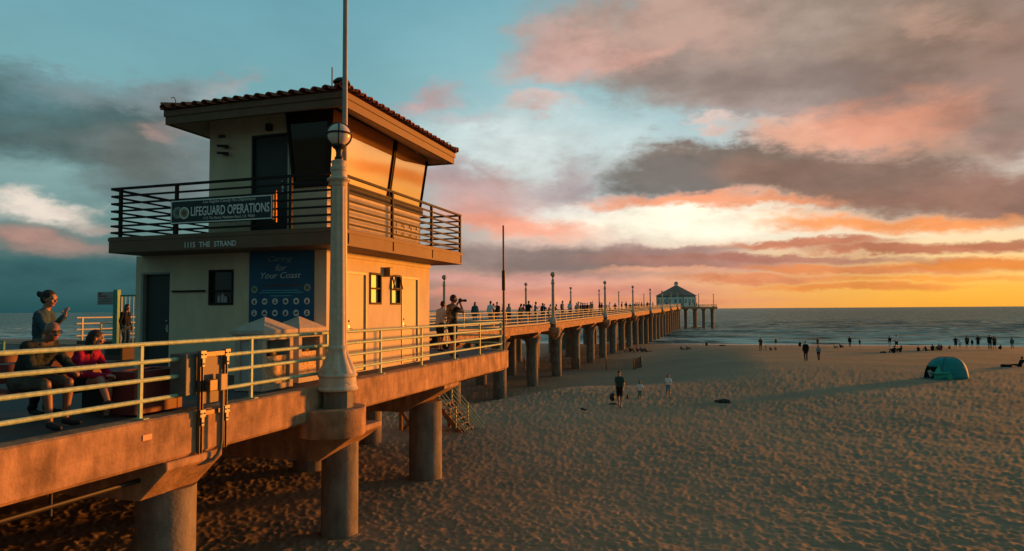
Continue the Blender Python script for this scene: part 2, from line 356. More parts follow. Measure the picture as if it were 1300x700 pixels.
class MB:
    """collects faces in world coordinates (or in a thing's own when built with local=True)"""
    def __init__(s): s.v = []; s.f = []; s.m = []
    def add(s, vs, fs, mi=0):
        b = len(s.v); s.v += [tuple(v) for v in vs]
        for f in fs: s.f.append(tuple(b + i for i in f)); s.m.append(mi)
        return s
    def box(s, x0, x1, y0, y1, z0, z1, mi=0):
        v = [(x0, y0, z0), (x1, y0, z0), (x1, y1, z0), (x0, y1, z0), (x0, y0, z1), (x1, y0, z1), (x1, y1, z1), (x0, y1, z1)]
        return s.add(v, [(3, 2, 1, 0), (4, 5, 6, 7), (0, 1, 5, 4), (1, 2, 6, 5), (2, 3, 7, 6), (3, 0, 4, 7)], mi)
    def obox(s, c, sx, sy, sz, rz=0, rx=0, ry=0, mi=0):
        M = Matrix.Translation(c) @ Euler((rx, ry, rz)).to_matrix().to_4x4()
        v = [M @ Vector((a * sx / 2, b * sy / 2, d * sz / 2)) for a, b, d in ((-1, -1, -1), (1, -1, -1), (1, 1, -1), (-1, 1, -1), (-1, -1, 1), (1, -1, 1), (1, 1, 1), (-1, 1, 1))]
        return s.add(v, [(3, 2, 1, 0), (4, 5, 6, 7), (0, 1, 5, 4), (1, 2, 6, 5), (2, 3, 7, 6), (3, 0, 4, 7)], mi)
    def bar(s, p0, p1, w, h, mi=0):
        """square bar from p0 to p1"""
        p0 = Vector(p0); p1 = Vector(p1); d = (p1 - p0).normalized()
        u = d.cross(Vector((0, 0, 1)))
        if u.length < 1e-4: u = Vector((1, 0, 0))
        u.normalize(); t = u.cross(d)
        v = []
        for p in (p0, p1):
            for a, b in ((-1, -1), (1, -1), (1, 1), (-1, 1)): v.append(p + u * a * w / 2 + t * b * h / 2)
        return s.add(v, [(3, 2, 1, 0), (4, 5, 6, 7), (0, 1, 5, 4), (1, 2, 6, 5), (2, 3, 7, 6), (3, 0, 4, 7)], mi)
    def tube(s, path, r, n=10, mi=0, cap=True):
        """round tube along points; r is a number or a list"""
        path = [Vector(p) for p in path]; rings = []
        vs = []; u = None
        for i, p in enumerate(path):
            d = (path[min(i + 1, len(path) - 1)] - path[max(i - 1, 0)]).normalized()
            if u is None:
                u = d.cross(Vector((0, 0, 1)))
                if u.length < 1e-3: u = d.cross(Vector((1, 0, 0)))
            else: u = u - d * u.dot(d)
            u.normalize(); t = d.cross(u)
            rr = r[i] if isinstance(r, (list, tuple)) else r
            for k in range(n):
                a = 2 * math.pi * k / n
                vs.append(p + (u * math.cos(a) + t * math.sin(a)) * rr)
        fs = []
        for i in range(len(path) - 1):
            for k in range(n): fs.append((i * n + k, i * n + (k + 1) % n, (i + 1) * n + (k + 1) % n, (i + 1) * n + k))
        if cap:
            fs.append(tuple(range(n - 1, -1, -1))); fs.append(tuple((len(path) - 1) * n + k for k in range(n)))
        return s.add(vs, fs, mi)
    def lathe(s, prof, c=(0, 0, 0), n=32, flute=0, mi=0, a0=0.0):
        """prof: (z, r) or (z, r, flute depth)"""
        vs = []; fs = []
        for q in prof:
            z, r = q[0], q[1]; fl = q[2] if len(q) > 2 else 0
            for k in range(n):
                a = a0 + 2 * math.pi * k / n
                rr = r - fl * (0.5 + 0.5 * math.cos(flute * a)) ** 2 if flute else r
                vs.append((c[0] + rr * math.cos(a), c[1] + rr * math.sin(a), c[2] + z))
        for i in range(len(prof) - 1):
            for k in range(n): fs.append((i * n + k, i * n + (k + 1) % n, (i + 1) * n + (k + 1) % n, (i + 1) * n + k))
        fs.append(tuple(range(n - 1, -1, -1))); fs.append(tuple((len(prof) - 1) * n + k for k in range(n)))
        return s.add(vs, fs, mi)
    def prism(s, poly, a, b, axis='z', mi=0):
        """poly of 2-D points extruded along axis from a to b (x: (y,z), y: (x,z), z: (x,y))"""
        n = len(poly); vs = []
        for t in (a, b):
            for (p, q) in poly:
                vs.append({'x': (t, p, q), 'y': (p, t, q), 'z': (p, q, t)}[axis])
        fs = [tuple(range(n)), tuple(range(2 * n - 1, n - 1, -1))]
        for i in range(n): fs.append((i, n + i, n + (i + 1) % n, (i + 1) % n))
        return s.add(vs, fs, mi)
    def sphere(s, c, r, n=24, k=14, sc=(1, 1, 1), mi=0):
        vs = []; fs = []
        for i in range(1, k):
            t = math.pi * i / k
            for j in range(n):
                a = 2 * math.pi * j / n
                vs.append((c[0] + r * sc[0] * math.sin(t) * math.cos(a), c[1] + r * sc[1] * math.sin(t) * math.sin(a), c[2] + r * sc[2] * math.cos(t)))
        top = len(vs); vs.append((c[0], c[1], c[2] + r * sc[2])); vs.append((c[0], c[1], c[2] - r * sc[2]))
        for i in range(k - 2):
            for j in range(n): fs.append((i * n + j, (i + 1) * n + j, (i + 1) * n + (j + 1) % n, i * n + (j + 1) % n))
        for j in range(n):
            fs.append((top, j, (j + 1) % n)); fs.append((top + 1, (k - 2) * n + (j + 1) % n, (k - 2) * n + j))
        return s.add(vs, fs, mi)
    def mesh(s, name, M=None):
        me = bpy.data.meshes.new(name)
        vs = s.v if M is None else [tuple(M @ Vector(v)) for v in s.v]
        me.from_pydata(vs, [], s.f)
        bm = bmesh.new(); bm.from_mesh(me)
        bmesh.ops.recalc_face_normals(bm, faces=bm.faces[:])
        bm.to_mesh(me); bm.free()
        return me
    def build(s, name, mats, parent=None, smooth=True, angle=35, bevel=0.0, local=False, label=None):
        if not isinstance(mats, (list, tuple)): mats = [mats]
        Mw = world_of(parent) if parent else Matrix.Identity(4)
        me = s.mesh(name, None if (local or not parent) else Mw.inverted())
        for q in mats: me.materials.append(q)
        if len(mats) > 1: me.polygons.foreach_set('material_index', s.m)
        if smooth:
            me.polygons.foreach_set('use_smooth', [True] * len(me.polygons))
            me.set_sharp_from_angle(angle=R(angle))
        o = bpy.data.objects.new(name, me); COL.objects.link(o)
        if parent: o.parent = parent
        WORLD_OF[o.name] = Mw
        if bevel:
            bv = o.modifiers.new('bevel', 'BEVEL'); bv.width = bevel; bv.segments = 2; bv.limit_method = 'ANGLE'; bv.angle_limit = R(40)
        if label: o['label'] = label
        return o

def to_mesh(o):
    """lettering as real mesh faces"""
    bpy.context.view_layer.update()
    me = bpy.data.meshes.new_from_object(o.evaluated_get(bpy.context.evaluated_depsgraph_get()))
    n = bpy.data.objects.new('lettering', me); COL.objects.link(n)
    nm = o.name; bpy.data.objects.remove(o); n.name = nm
    return n

def copy_tree(o, parent=None):
    c = o.copy(); COL.objects.link(c)
    if parent: c.parent = parent
    WORLD_OF[c.name] = world_of(o)
    for ch in list(o.children): copy_tree(ch, c)
    return c


def sm(t):
    t = np.clip(t, 0, 1); return t * t * (3 - 2 * t)
WATER_Z = -6.4
def sand_base(x, y):
    x = np.asarray(x, float); y = np.asarray(y, float)
    b = np.interp(y, [-400, 0, 13, 32, 72, 120, 160, 260, 500], [-2.2, -3.0, -3.15, -3.45, -3.85, -4.95, -6.5, -10.5, -14])
    y0 = 42 - 12 * sm((-9 - x) / 5); w = sm((4 - x) / 16) * sm((y - y0) / 20)
    return b * (1 - w) + np.minimum(b, -5.5) * w
def sand_z(x, y): return float(sand_base(x, y))
def deck_z(y): return max(0.0, (y - 60) * 0.0093)

# ------------------------------------------------------------------ setting: sand
class VNoise:
    def __init__(s, seed, n=512):
        s.n = n; s.g = np.random.RandomState(seed).rand(n, n)
    def __call__(s, x, y):
        xi = np.floor(x).astype(int); yi = np.floor(y).astype(int); fx = x - xi; fy = y - yi
        fx = fx * fx * (3 - 2 * fx); fy = fy * fy * (3 - 2 * fy); n = s.n
        a = s.g[xi % n, yi % n]; b = s.g[(xi + 1) % n, yi % n]; c = s.g[xi % n, (yi + 1) % n]; d = s.g[(xi + 1) % n, (yi + 1) % n]
        return (a * (1 - fx) + b * fx) * (1 - fy) + (c * (1 - fx) + d * fx) * fy

def pits(x, y, cell, seed, rad, n=512):
    """trodden sand: one hollow with a pushed-up rim per jittered cell"""
    rs = np.random.RandomState(seed); jx = rs.rand(n, n); jy = rs.rand(n, n); am = 0.35 + 0.65 * rs.rand(n, n); an = rs.rand(n, n) * math.pi
    u = x / cell; v = y / cell; iu = np.floor(u).astype(int); iv = np.floor(v).astype(int)
    h = np.zeros_like(x)
    for a in (-1, 0, 1):
        for b in (-1, 0, 1):
            p = (iu + a) % n; q = (iv + b) % n
            dx = u - (iu + a + jx[p, q]); dy = v - (iv + b + jy[p, q])
            ca = np.cos(an[p, q]); sa = np.sin(an[p, q])
            ex = (dx * ca + dy * sa) * 0.75; ey = (-dx * sa + dy * ca) * 1.25
            d2 = (ex * ex + ey * ey) / (rad * rad)
            h += am[p, q] * (-1.25 * np.exp(-d2 * 1.6) + 0.85 * np.exp(-(np.sqrt(d2) - 1.25) ** 2 * 5))
    return h

def polar_sheet(name, az, rr, hfun, material, kind_='structure'):
    A, Rr = np.meshgrid(np.radians(az), rr)
    X = Rr * np.sin(A); Y = Rr * np.cos(A); Z = hfun(X, Y)
    nr, na = X.shape
    me = bpy.data.meshes.new(name)
    me.vertices.add(nr * na)
    me.vertices.foreach_set('co', np.stack([X, Y, Z], -1).astype(np.float32).ravel())
    i = np.arange(nr - 1)[:, None] * na + np.arange(na - 1)[None, :]
    q = np.stack([i, i + na, i + na + 1, i + 1], -1).reshape(-1, 4)
    nf = len(q)
    me.loops.add(nf * 4); me.loops.foreach_set('vertex_index', q.ravel().astype(np.int32))
    me.polygons.add(nf); me.polygons.foreach_set('loop_start', (np.arange(nf) * 4).astype(np.int32))
    me.update(calc_edges=True)
    me.polygons.foreach_set('use_smooth', np.ones(nf, bool))
    bm = None
    me.materials.append(material)
    o = bpy.data.objects.new(name, me); COL.objects.link(o)
    tag(o, kind=kind_)
    return o

def sand_material():
    m = bpy.data.materials.new('sand'); m.use_nodes = True
    nt = m.node_tree; N = nt.nodes; Lk = nt.links; p = N['Principled BSDF']
    p.inputs['Specular IOR Level'].default_value = 0.15; p.inputs['Roughness'].default_value = 0.9
    tc = N.new('ShaderNodeTexCoord')
    def nz(sc, det, mp=None):
        n = N.new('ShaderNodeTexNoise'); n.inputs['Scale'].default_value = sc; n.inputs['Detail'].default_value = det; n.inputs['Roughness'].default_value = 0.6
        Lk.new(tc.outputs['Object'], n.inputs['Vector']); return n.outputs[0]
    def ramp(v, c0, c1, a=0.35, b=0.65):
        r = N.new('ShaderNodeValToRGB'); r.color_ramp.elements[0].position = a; r.color_ramp.elements[1].position = b
        r.color_ramp.elements[0].color = (*c0, 1); r.color_ramp.elements[1].color = (*c1, 1); Lk.new(v, r.inputs[0]); return r.outputs[0]
    c = ramp(nz(0.12, 6), (0.275, 0.197, 0.120), (0.350, 0.250, 0.152))
    d = ramp(nz(9.0, 6), (0.86, 0.86, 0.86), (1.1, 1.1, 1.1))
    mx = N.new('ShaderNodeMix'); mx.data_type = 'RGBA'; mx.blend_type = 'MULTIPLY'; mx.inputs[0].default_value = 1
    Lk.new(c, mx.inputs[6]); Lk.new(d, mx.inputs[7])
    # dry weed and shell specks
    fl = N.new('ShaderNodeMapRange'); Lk.new(nz(11.0, 3), fl.inputs[0]); fl.inputs[1].default_value = 0.70; fl.inputs[2].default_value = 0.74
    fk = N.new('ShaderNodeMath'); fk.operation = 'MULTIPLY'; Lk.new(fl.outputs[0], fk.inputs[0])
    gt = N.new('ShaderNodeMapRange'); Lk.new(nz(0.35, 3), gt.inputs[0]); gt.inputs[1].default_value = 0.5; gt.inputs[2].default_value = 0.62; Lk.new(gt.outputs[0], fk.inputs[1])
    mf = N.new('ShaderNodeMix'); mf.data_type = 'RGBA'; Lk.new(fk.outputs[0], mf.inputs[0]); Lk.new(mx.outputs[2], mf.inputs[6]); mf.inputs[7].default_value = (0.045, 0.036, 0.026, 1)
    mx = mf
    # damp sand towards the water
    sp = N.new('ShaderNodeSeparateXYZ'); Lk.new(tc.outputs['Object'], sp.inputs[0])
    wet = N.new('ShaderNodeMapRange'); wet.interpolation_type = 'SMOOTHSTEP'
    Lk.new(sp.outputs[2], wet.inputs[0]); wet.inputs[1].default_value = -5.3; wet.inputs[2].default_value = -6.3
    m2 = N.new('ShaderNodeMix'); m2.data_type = 'RGBA'; Lk.new(wet.outputs[0], m2.inputs[0]); Lk.new(mx.outputs[2], m2.inputs[6]); m2.inputs[7].default_value = (0.10, 0.078, 0.058, 1)
    Lk.new(m2.outputs[2], p.inputs['Base Color'])
    rr = N.new('ShaderNodeMapRange'); Lk.new(wet.outputs[0], rr.inputs[0]); rr.inputs[3].default_value = 0.9; rr.inputs[4].default_value = 0.22
    Lk.new(rr.outputs[0], p.inputs['Roughness'])
    r3 = N.new('ShaderNodeMapRange'); Lk.new(wet.outputs[0], r3.inputs[0]); r3.inputs[3].default_value = 0.15; r3.inputs[4].default_value = 0.6; Lk.new(r3.outputs[0], p.inputs['Specular IOR Level'])
    bp = N.new('ShaderNodeBump'); bp.inputs['Strength'].default_value = 0.5; bp.inputs['Distance'].default_value = 0.03
    Lk.new(nz(6.0, 8), bp.inputs['Height']); Lk.new(bp.outputs[0], p.inputs['Normal'])
    return m

vn = VNoise(3); vn2 = VNoise(11)
def sand_height(X, Y):
    h = sand_base(X, Y)
    r = np.hypot(X, Y)
    far = 1 - sm((Y - 50) / 22)                 # smoother beyond the berm
    amp = 0.25 + 0.75 * far
    h = h + 0.045 * (vn(X * 0.23, Y * 0.23) - 0.5) + 0.02 * (vn2(X * 0.8, Y * 0.8) - 0.5)
    tread = pits(X, Y, 0.36, 5, 0.30) * 0.019 + pits(X + 31.7, Y + 12.2, 0.22, 9, 0.32) * 0.010
    tread += 0.03 * (vn(X * 3.1 + 9, Y * 3.1) - 0.5) + 0.016 * (vn2(X * 7.3, Y * 7.3 + 4) - 0.5)
    patch = 0.65 + 0.7 * sm(0.5 + 1.6 * (0.6 * vn(X * 0.13 + 40, Y * 0.13) + 0.4 * vn2(X * 0.5, Y * 0.5 + 9) - 0.5))
    h = h + tread * amp * patch * np.where(r > 110, 0, 1)
    return h

az = np.concatenate([np.linspace(-180, -72, 40)[:-1], np.linspace(-72, 42, 1240)[:-1], np.linspace(42, 180, 50)])
rr = [1.0, 3.0, 5.5]
r = 7.0
while r < 66: rr.append(r); r += max(0.045, r * r / 3000.0)
while r < 120: rr.append(r); r += 1.2
while r < 3000: rr.append(r); r *= 1.12
polar_sheet('sand', az, np.array(rr), sand_height, sand_material())

# ------------------------------------------------------------------ setting: sea
def sea_material():
    m = bpy.data.materials.new('sea_water'); m.use_nodes = True
    nt = m.node_tree; N = nt.nodes; Lk = nt.links; p = N['Principled BSDF']
    tc = N.new('ShaderNodeTexCoord')
    def nz(scale, det, rough=0.6, off=(0, 0, 0)):
        mp = N.new('ShaderNodeMapping'); mp.inputs['Scale'].default_value = scale; mp.inputs['Location'].default_value = off
        Lk.new(tc.outputs['Object'], mp.inputs['Vector'])
        n = N.new('ShaderNodeTexNoise'); n.inputs['Scale'].default_value = 1; n.inputs['Detail'].default_value = det; n.inputs['Roughness'].default_value = rough
        Lk.new(mp.outputs[0], n.inputs['Vector']); return n.outputs[0]
    def mr(v, a, b, c=0.0, d=1.0):
        n = N.new('ShaderNodeMapRange'); n.interpolation_type = 'SMOOTHSTEP'; Lk.new(v, n.inputs[0])
        for i, q in enumerate((a, b, c, d)): n.inputs[i + 1].default_value = q
        return n.outputs[0]
    def mu(a, b, op='MULTIPLY'):
        n = N.new('ShaderNodeMath'); n.operation = op; n.use_clamp = op == 'MULTIPLY'
        for i, q in enumerate((a, b)):
            if isinstance(q, (int, float)): n.inputs[i].default_value = q
            else: Lk.new(q, n.inputs[i])
        return n.outputs[0]
    sp = N.new('ShaderNodeSeparateXYZ'); Lk.new(tc.outputs['Object'], sp.inputs[0])
    y = sp.outputs[1]
    # foam: broken lines along the shore, thinning out to sea
    f1 = mr(nz((0.030, 0.16, 1), 6, 0.62), 0.44, 0.53)
    near = mr(y, 160, 200, 1.0, 0.5); band = mr(y, 200, 380, 1.0, 0.0)
    foam = mu(mu(f1, near), band)
    edge = mr(mu(y, mu(nz((0.05, 0.05, 1), 3, 0.5, (7, 3, 0)), 16.0), 'SUBTRACT'), 146.5, 152.5, 1.0, 0.0)
    foam = mu(mu(foam, mu(edge, 0.85), 'ADD'), 0.95)
    glints = mu(mr(nz((0.075, 0.21, 1), 5, 0.7, (50, 20, 0)), 0.55, 0.68), mr(y, 400, 1600, 0.55, 0.0))  # pale glints on the chop, painted in with the foam colour
    foam = mu(mu(foam, glints, 'ADD'), 1.0)
    wv = N.new('ShaderNodeMath'); wv.operation = 'ADD'
    a = N.new('ShaderNodeMath'); a.operation = 'MULTIPLY'; Lk.new(nz((0.085, 0.20, 1), 5, 0.6), a.inputs[0]); a.inputs[1].default_value = 5.0
    b = N.new('ShaderNodeMath'); b.operation = 'MULTIPLY'; Lk.new(nz((0.55, 1.0, 1), 4, 0.6, (5, 9, 0)), b.inputs[0]); b.inputs[1].default_value = 0.6
    c = N.new('ShaderNodeMath'); c.operation = 'MULTIPLY_ADD'; Lk.new(nz((0.010, 0.045, 1), 6, 0.62, (3, 1, 0)), c.inputs[0]); c.inputs[1].default_value = 32.0; Lk.new(a.outputs[0], c.inputs[2])
    Lk.new(c.outputs[0], wv.inputs[0]); Lk.new(b.outputs[0], wv.inputs[1])
    bp = N.new('ShaderNodeBump'); bp.inputs['Strength'].default_value = 0.75; bp.inputs['Distance'].default_value = 1.0
    Lk.new(wv.outputs[0], bp.inputs['Height']); 
    # choppy murky water: most of a rough sea's mirror is lost to its own wave backs
    N.remove(p)
    df = N.new('ShaderNodeBsdfDiffuse'); df.inputs[0].default_value = (0.016, 0.062, 0.050, 1)
    gl = N.new('ShaderNodeBsdfGlossy'); gl.inputs[0].default_value = (0.62, 0.74, 0.68, 1); gl.inputs['Roughness'].default_value = 0.2
    fr = N.new('ShaderNodeFresnel'); fr.inputs[0].default_value = 1.33
    fo = N.new('ShaderNodeBsdfDiffuse'); fo.inputs[0].default_value = (0.95, 0.82, 0.68, 1)
    for q in (df, gl, fr): Lk.new(bp.outputs[0], q.inputs['Normal'])
    k = mu(fr.outputs[0], 0.52)
    s1 = N.new('ShaderNodeMixShader'); Lk.new(k, s1.inputs[0]); Lk.new(df.outputs[0], s1.inputs[1]); Lk.new(gl.outputs[0], s1.inputs[2])
    s2 = N.new('ShaderNodeMixShader'); Lk.new(foam, s2.inputs[0]); Lk.new(s1.outputs[0], s2.inputs[1]); Lk.new(fo.outputs[0], s2.inputs[2])
    Lk.new(s2.outputs[0], N['Material Output'].inputs[0])
    return m

wn = VNoise(21); wn2 = VNoise(22)
def sea_height(X, Y):
    r = np.hypot(X, Y)
    f = 1 - sm((r - 350) / 500)
    w = wn(X * 0.035, Y * 0.035) * 9
    h = 0.22 * np.sin(Y * 0.55 + w) + 0.14 * np.sin(Y * 0.31 + X * 0.12 + 4 * wn2(X * 0.06, Y * 0.06)) + 0.2 * (wn2(X * 0.3, Y * 0.5) - 0.5)
    # two low breakers rolling in
    for yb, a, s in ((172, 0.55, 1), (196, 0.5, 2), (232, 0.4, 3)):
        yc = yb + 9 * (wn(X * 0.02 + 13 * s, X * 0 + s) - 0.5) * 2
        d = Y - yc
        h = h + a * sm(wn2(X * 0.03 + 7 * s, X * 0 + 3.5 * s) * 1.6) * np.exp(-np.where(d < 0, d * d / 2.2, d * d / 14))
    near = sm((Y - 148) / 22)
    return WATER_Z + h * f * (0.15 + 0.85 * near)
az = np.linspace(-88, 70, 900)
rr = []; r = 95.0
while r < 900: rr.append(r); r += max(0.9, r * r / 22000.0)
while r < 60000: rr.append(r); r *= 1.25
polar_sheet('sea', az, np.array(rr), sea_height, sea_material())

# ------------------------------------------------------------------ the pier: platform, narrow pier, end platform, piles
EX = -7.08            # outer face of the platform's edge beam
PR, PL = -15.9, -27.4   # the long pier's edges
END_Y0, END_Y1 = 270.0, 300.0
pier = thing('pier', 'long concrete pier on round piles running from the near platform out into the sea', 'pier', (-21.6, 140, 0))

def corner(r, x, y0, n=8):
    """edge line with a rounded corner from (x, y) turning left at y0"""
    return [(x - r + r * math.cos(t), y0 - r + r * math.sin(t)) for t in [math.pi / 2 * k / n for k in range(n + 1)]]
YE = 23.1
outl = [(EX, -14)] + corner(0.9, EX, YE) + [(-36.2, YE), (-36.2, -14)]
MB().prism([(x - 0.32 if x > -10 else x + 0.32, min(y, YE - 0.32)) for x, y in outl], -0.42, -0.012).build('platform_deck', DECK, pier, smooth=False)
# edge beam: swept section along the outline
def sweep(path, sec, closed=False):
    mb = MB(); P = [Vector((x, y, 0)) for x, y in path]; n = len(sec); vs = []
    for i, p in enumerate(P):
        a = (P[i] - P[max(i - 1, 0)]); b = (P[min(i + 1, len(P) - 1)] - P[i])
        if a.length < 1e-6: a = b
        if b.length < 1e-6: b = a
        a.normalize(); b.normalize()
        t = (a + b).normalized(); nrm = Vector((t.y, -t.x, 0)); k = 1 / max(0.5, nrm.dot(Vector((a.y, -a.x, 0))))
        for (o, z) in sec: vs.append(p + nrm * o * k + Vector((0, 0, z)))
    fs = []
    for i in range(len(P) - 1):
        for j in range(n): fs.append((i * n + j, (i + 1) * n + j, (i + 1) * n + (j + 1) % n, i * n + (j + 1) % n))
    fs.append(tuple(range(n))); fs.append(tuple((len(P) - 1) * n + j for j in range(n - 1, -1, -1)))
    return mb.add(vs, fs)
sec = [(0, 0), (0.0, -0.54), (-0.03, -0.58), (-0.32, -0.58), (-0.32, 0.02), (-0.03, 0.02)]
edge = []
for (x, y) in outl[:-1]: edge.append((x, y))
fine = [(EX, -14 + k * 1.0) for k in range(36)]
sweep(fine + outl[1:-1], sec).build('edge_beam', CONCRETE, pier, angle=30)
# marker plate on the beam
MB().box(EX, EX + 0.012, 6.98, 7.12, -0.23, -0.16).build('marker_plate', mat('marker', (0.75, 0.34, 0.22), 0.5), pier, label='small pale rectangular plate on the beam')

def cap_beam(y, x_out, zt, zb, x_in, th=0.55, slope=0.55):
    """transverse beam with a sloping outer end"""
    MB().prism([(x_in, zt), (x_out, zt), (x_out, zt - 0.10), (x_out - slope, zb), (x_in, zb)], y - th / 2, y + th / 2, 'y').build('cap_beam', CONCRETE, pier, smooth=False, bevel=0.02)
def pile(x, y, r, zt, flare=0.0):
    zb = sand_z(x, y)
    zb = min(zb, WATER_Z) - 0.8
    prof = [(zb, r), (zt - 0.9, r)]
    if flare: prof += [(zt - 0.75, r * 1.04), (zt - 0.5, r * 1.16), (zt - 0.25, r * 1.38), (zt, r * (1.4 + flare))]
    else: prof += [(zt, r)]
    # a few rings so that the weathering bump has something to bite on
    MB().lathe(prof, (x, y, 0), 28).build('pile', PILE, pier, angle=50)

for y, ro, xo, zb, so_ in ((3.4, .40, -7.16, -1.14, .5), (8.0, .40, -7.05, -1.12, .45), (12.45, .37, -6.82, -1.55, .85), (17.5, .45, -7.12, -1.34, 1.2)):
    cap_beam(y - 0.12, xo, -0.585 if xo < -7 else -0.87, zb, -35.5, th=1.05, slope=so_)
    for x in (-7.76 if y < 10 else (-7.62 if y < 15 else -8.0), -11.7, -17, -24, -31):
        pile(x, y + 0.1, ro, -1.1)
cap_beam(22.4, -7.4, -0.585, -1.05, -35.5, slope=1.2, th=.9)
for x in (-12.2, -17, -24): pile(x, 22.1, .4, -1.0)
# broken soffit collar where a pile meets the beam, with a steel walkway pipe beneath the first bay
MB().tube([(-7.5, 5.3, -0.84), (-7.5, 7.4, -0.84)], 0.032).tube([(-7.5, 6.1, -0.6), (-7.5, 6.1, -0.95)], 0.02).build('drain_pipe', DARK_METAL, pier)

# the long narrow pier
def strip(x0, x1, y0, y1, zt, zb, mt, name, step=11.6, ztop2=None):
    ys = [y0] + [y for y in (60.0,) if y0 < y < y1] + [y1]
    mb = MB(); vs = []; n = len(ys)
    for y in ys:
        d = deck_z(y)
        vs += [(x0, y, d + zb), (x1, y, d + zb), (x1, y, d + zt), (x0, y, d + zt)]
    fs = [(0, 1, 2, 3), tuple(4 * (n - 1) + k for k in (3, 2, 1, 0))]
    for i in range(n - 1):
        for k in range(4): fs.append((4 * i + k, 4 * i + (k + 1) % 4, 4 * i + 4 + (k + 1) % 4, 4 * i + 4 + k))
    mb.add(vs, fs); return mb.build(name, mt, pier, smooth=False)
strip(PL + 0.25, PR - 0.25, YE, END_Y0 + 4, 0.16, -0.35, DECK, 'pier_deck')
strip(PR - 0.5, PR, YE + 0.02, END_Y0, 0.0, -0.62, CONCRETE, 'edge_beam')
strip(PL, PL + 0.5, YE + 0.02, END_Y0, 0.0, -0.62, CONCRETE, 'edge_beam')
strip(PR - 0.42, PR - 0.02, YE + 0.02, END_Y0, 0.19, 0.06, mat('kerb_concrete', (0.42, 0.36, 0.28), .8, var=.2), 'kerb')
BENTS = [31.5, 41.0] + [50.6 + 9.35 * k for k in range(24)]
for k, y in enumerate(BENTS):
    if y > END_Y0: break
    zt = deck_z(y) - 0.622
    pts = [(PL + 0.2, zt), (PR - 0.15, zt), (PR - 0.15, zt - 0.15), (PR - 1.0, zt - 0.75), (PR - 2.2, zt - 0.62), (-21.0, zt - 0.55), (PL + 2.2, zt - 0.62), (PL + 1.0, zt - 0.75), (PL + 0.2, zt - 0.15)]
    MB().prism(pts, y - 0.5, y + 0.5, 'y').build('cap_beam', CONCRETE, pier, smooth=False)
    for x in ([PR - 0.85, PL + 0.85] if k > 7 else [PR - 0.85, -21.65, PL + 0.85]):
        pile(x, y, 0.52, zt - 0.5, 0.25)

# end platform: an octagon under the round house
ZE = deck_z(END_Y0)
CXE, CYE = -20.5, 287.0
octo = [(CXE + 17.6 * math.cos(R(22.5 + 45 * k)) / math.cos(R(22.5)), CYE + 17.6 * math.sin(R(22.5 + 45 * k)) / math.cos(R(22.5))) for k in range(8)]
MB().prism(octo, ZE - 0.75, ZE + 0.05).build('end_platform', CONCRETE, pier, smooth=False)
for yy, xs in ((273.0, (-14.6, -11.2, -7.9, -26.5, -30, -33.2)), (281, (-4.9, -36)), (290, (-4.9, -12, -28, -36)), (300, (-12, -28))):
    for x in xs: pile(x, yy, 0.62, ZE - 0.72, 0.55)

# lamp brackets are part of the pier
LAMPS_R = [(-15.75, 64.0 + 29.9 * k) for k in range(7)]
LAMPS_L = [(-27.45, 65.0 + 30.2 * k) for k in range(7)]
NEAR_LAMP = (-6.86, 11.2)
def bracket(x, y, z, r):
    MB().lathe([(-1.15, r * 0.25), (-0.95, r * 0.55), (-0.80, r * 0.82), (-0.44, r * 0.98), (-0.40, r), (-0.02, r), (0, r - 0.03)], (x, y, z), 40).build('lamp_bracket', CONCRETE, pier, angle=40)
MB().lathe([(-0.50, 0.60), (-0.47, 0.62), (-0.02, 0.62), (0, 0.60)], (NEAR_LAMP[0] - 0.12, NEAR_LAMP[1], -0.37), 48).build('lamp_bracket', CONCRETE, pier, angle=40)
for x, y in LAMPS_R: bracket(x + 0.1, y, deck_z(y) - 0.36, 0.62)
for x, y in LAMPS_L: bracket(x - 0.1, y, deck_z(y) - 0.36, 0.62)

# ------------------------------------------------------------------ railings
def railing(name, label, path, zf, posts, mt, heights=(0.96, 0.725, 0.49, 0.225), r=0.03, pw=0.045, group=None, base=True, top_r=None):
    """path: ground points; posts: list of (x, y)"""
    t = thing(name, label, 'railing', (path[0][0], path[0][1], zf(path[0][1])), 0, group)
    for i, h in enumerate(heights):
        MB().tube([(x, y, zf(y) + h) for x, y in path], top_r if (top_r and i == 0) else r, 10).build('rail', mt, t, angle=60)
    for x, y in posts:
        z = zf(y)
        p = MB().box(x - pw / 2, x + pw / 2, y - pw / 2, y + pw / 2, z, z + heights[0])
        if base: p.box(x - pw * 1.6, x + pw * 2.4, y - pw, y + pw, z + 0.001, z + 0.012)
        p.build('post', mt, t, smooth=False)
    return t
RX = -7.25
def rail_path(y0, y1, step=1.0):
    n = max(1, int((y1 - y0) / step)); return [(RX, y0 + (y1 - y0) * k / n) for k in range(n + 1)]
rc = [(x, y) for x, y in corner(0.6, RX, YE - 0.17)]
railing('railing', 'pale green four-bar railing along the near platform edge, in front of the lifeguard building', rail_path(-6, 22.2) + rc + [(-15.9, YE - 0.17)], lambda y: 0.02,
        [(RX, y) for y in (-4.5, -2.2, 0.2, 2.5, 4.8, 7.1, 9.27, 11.45, 13.58, 15.71, 17.89, 19.96, 22.1)] + [(-7.55, YE - 0.2), (-9.6, YE - 0.17), (-11.7, YE - 0.17), (-13.8, YE - 0.17), (-15.8, YE - 0.17)], RAIL_PAINT)
ysr = [YE + 0.3 + k * 2.99 for k in range(83)]
railing('railing', 'pale four-bar railing along the right edge of the long pier', [(PR - 0.2, YE), (PR - 0.2, 60), (PR - 0.2, END_Y0)], lambda y: deck_z(y) + 0.17,
        [(PR - 0.2, y) for y in ysr], mat('rail_paint_far', (0.52, 0.50, 0.36), 0.55), r=0.035, pw=0.07, base=False, heights=(1.0, 0.74, 0.48, 0.2))
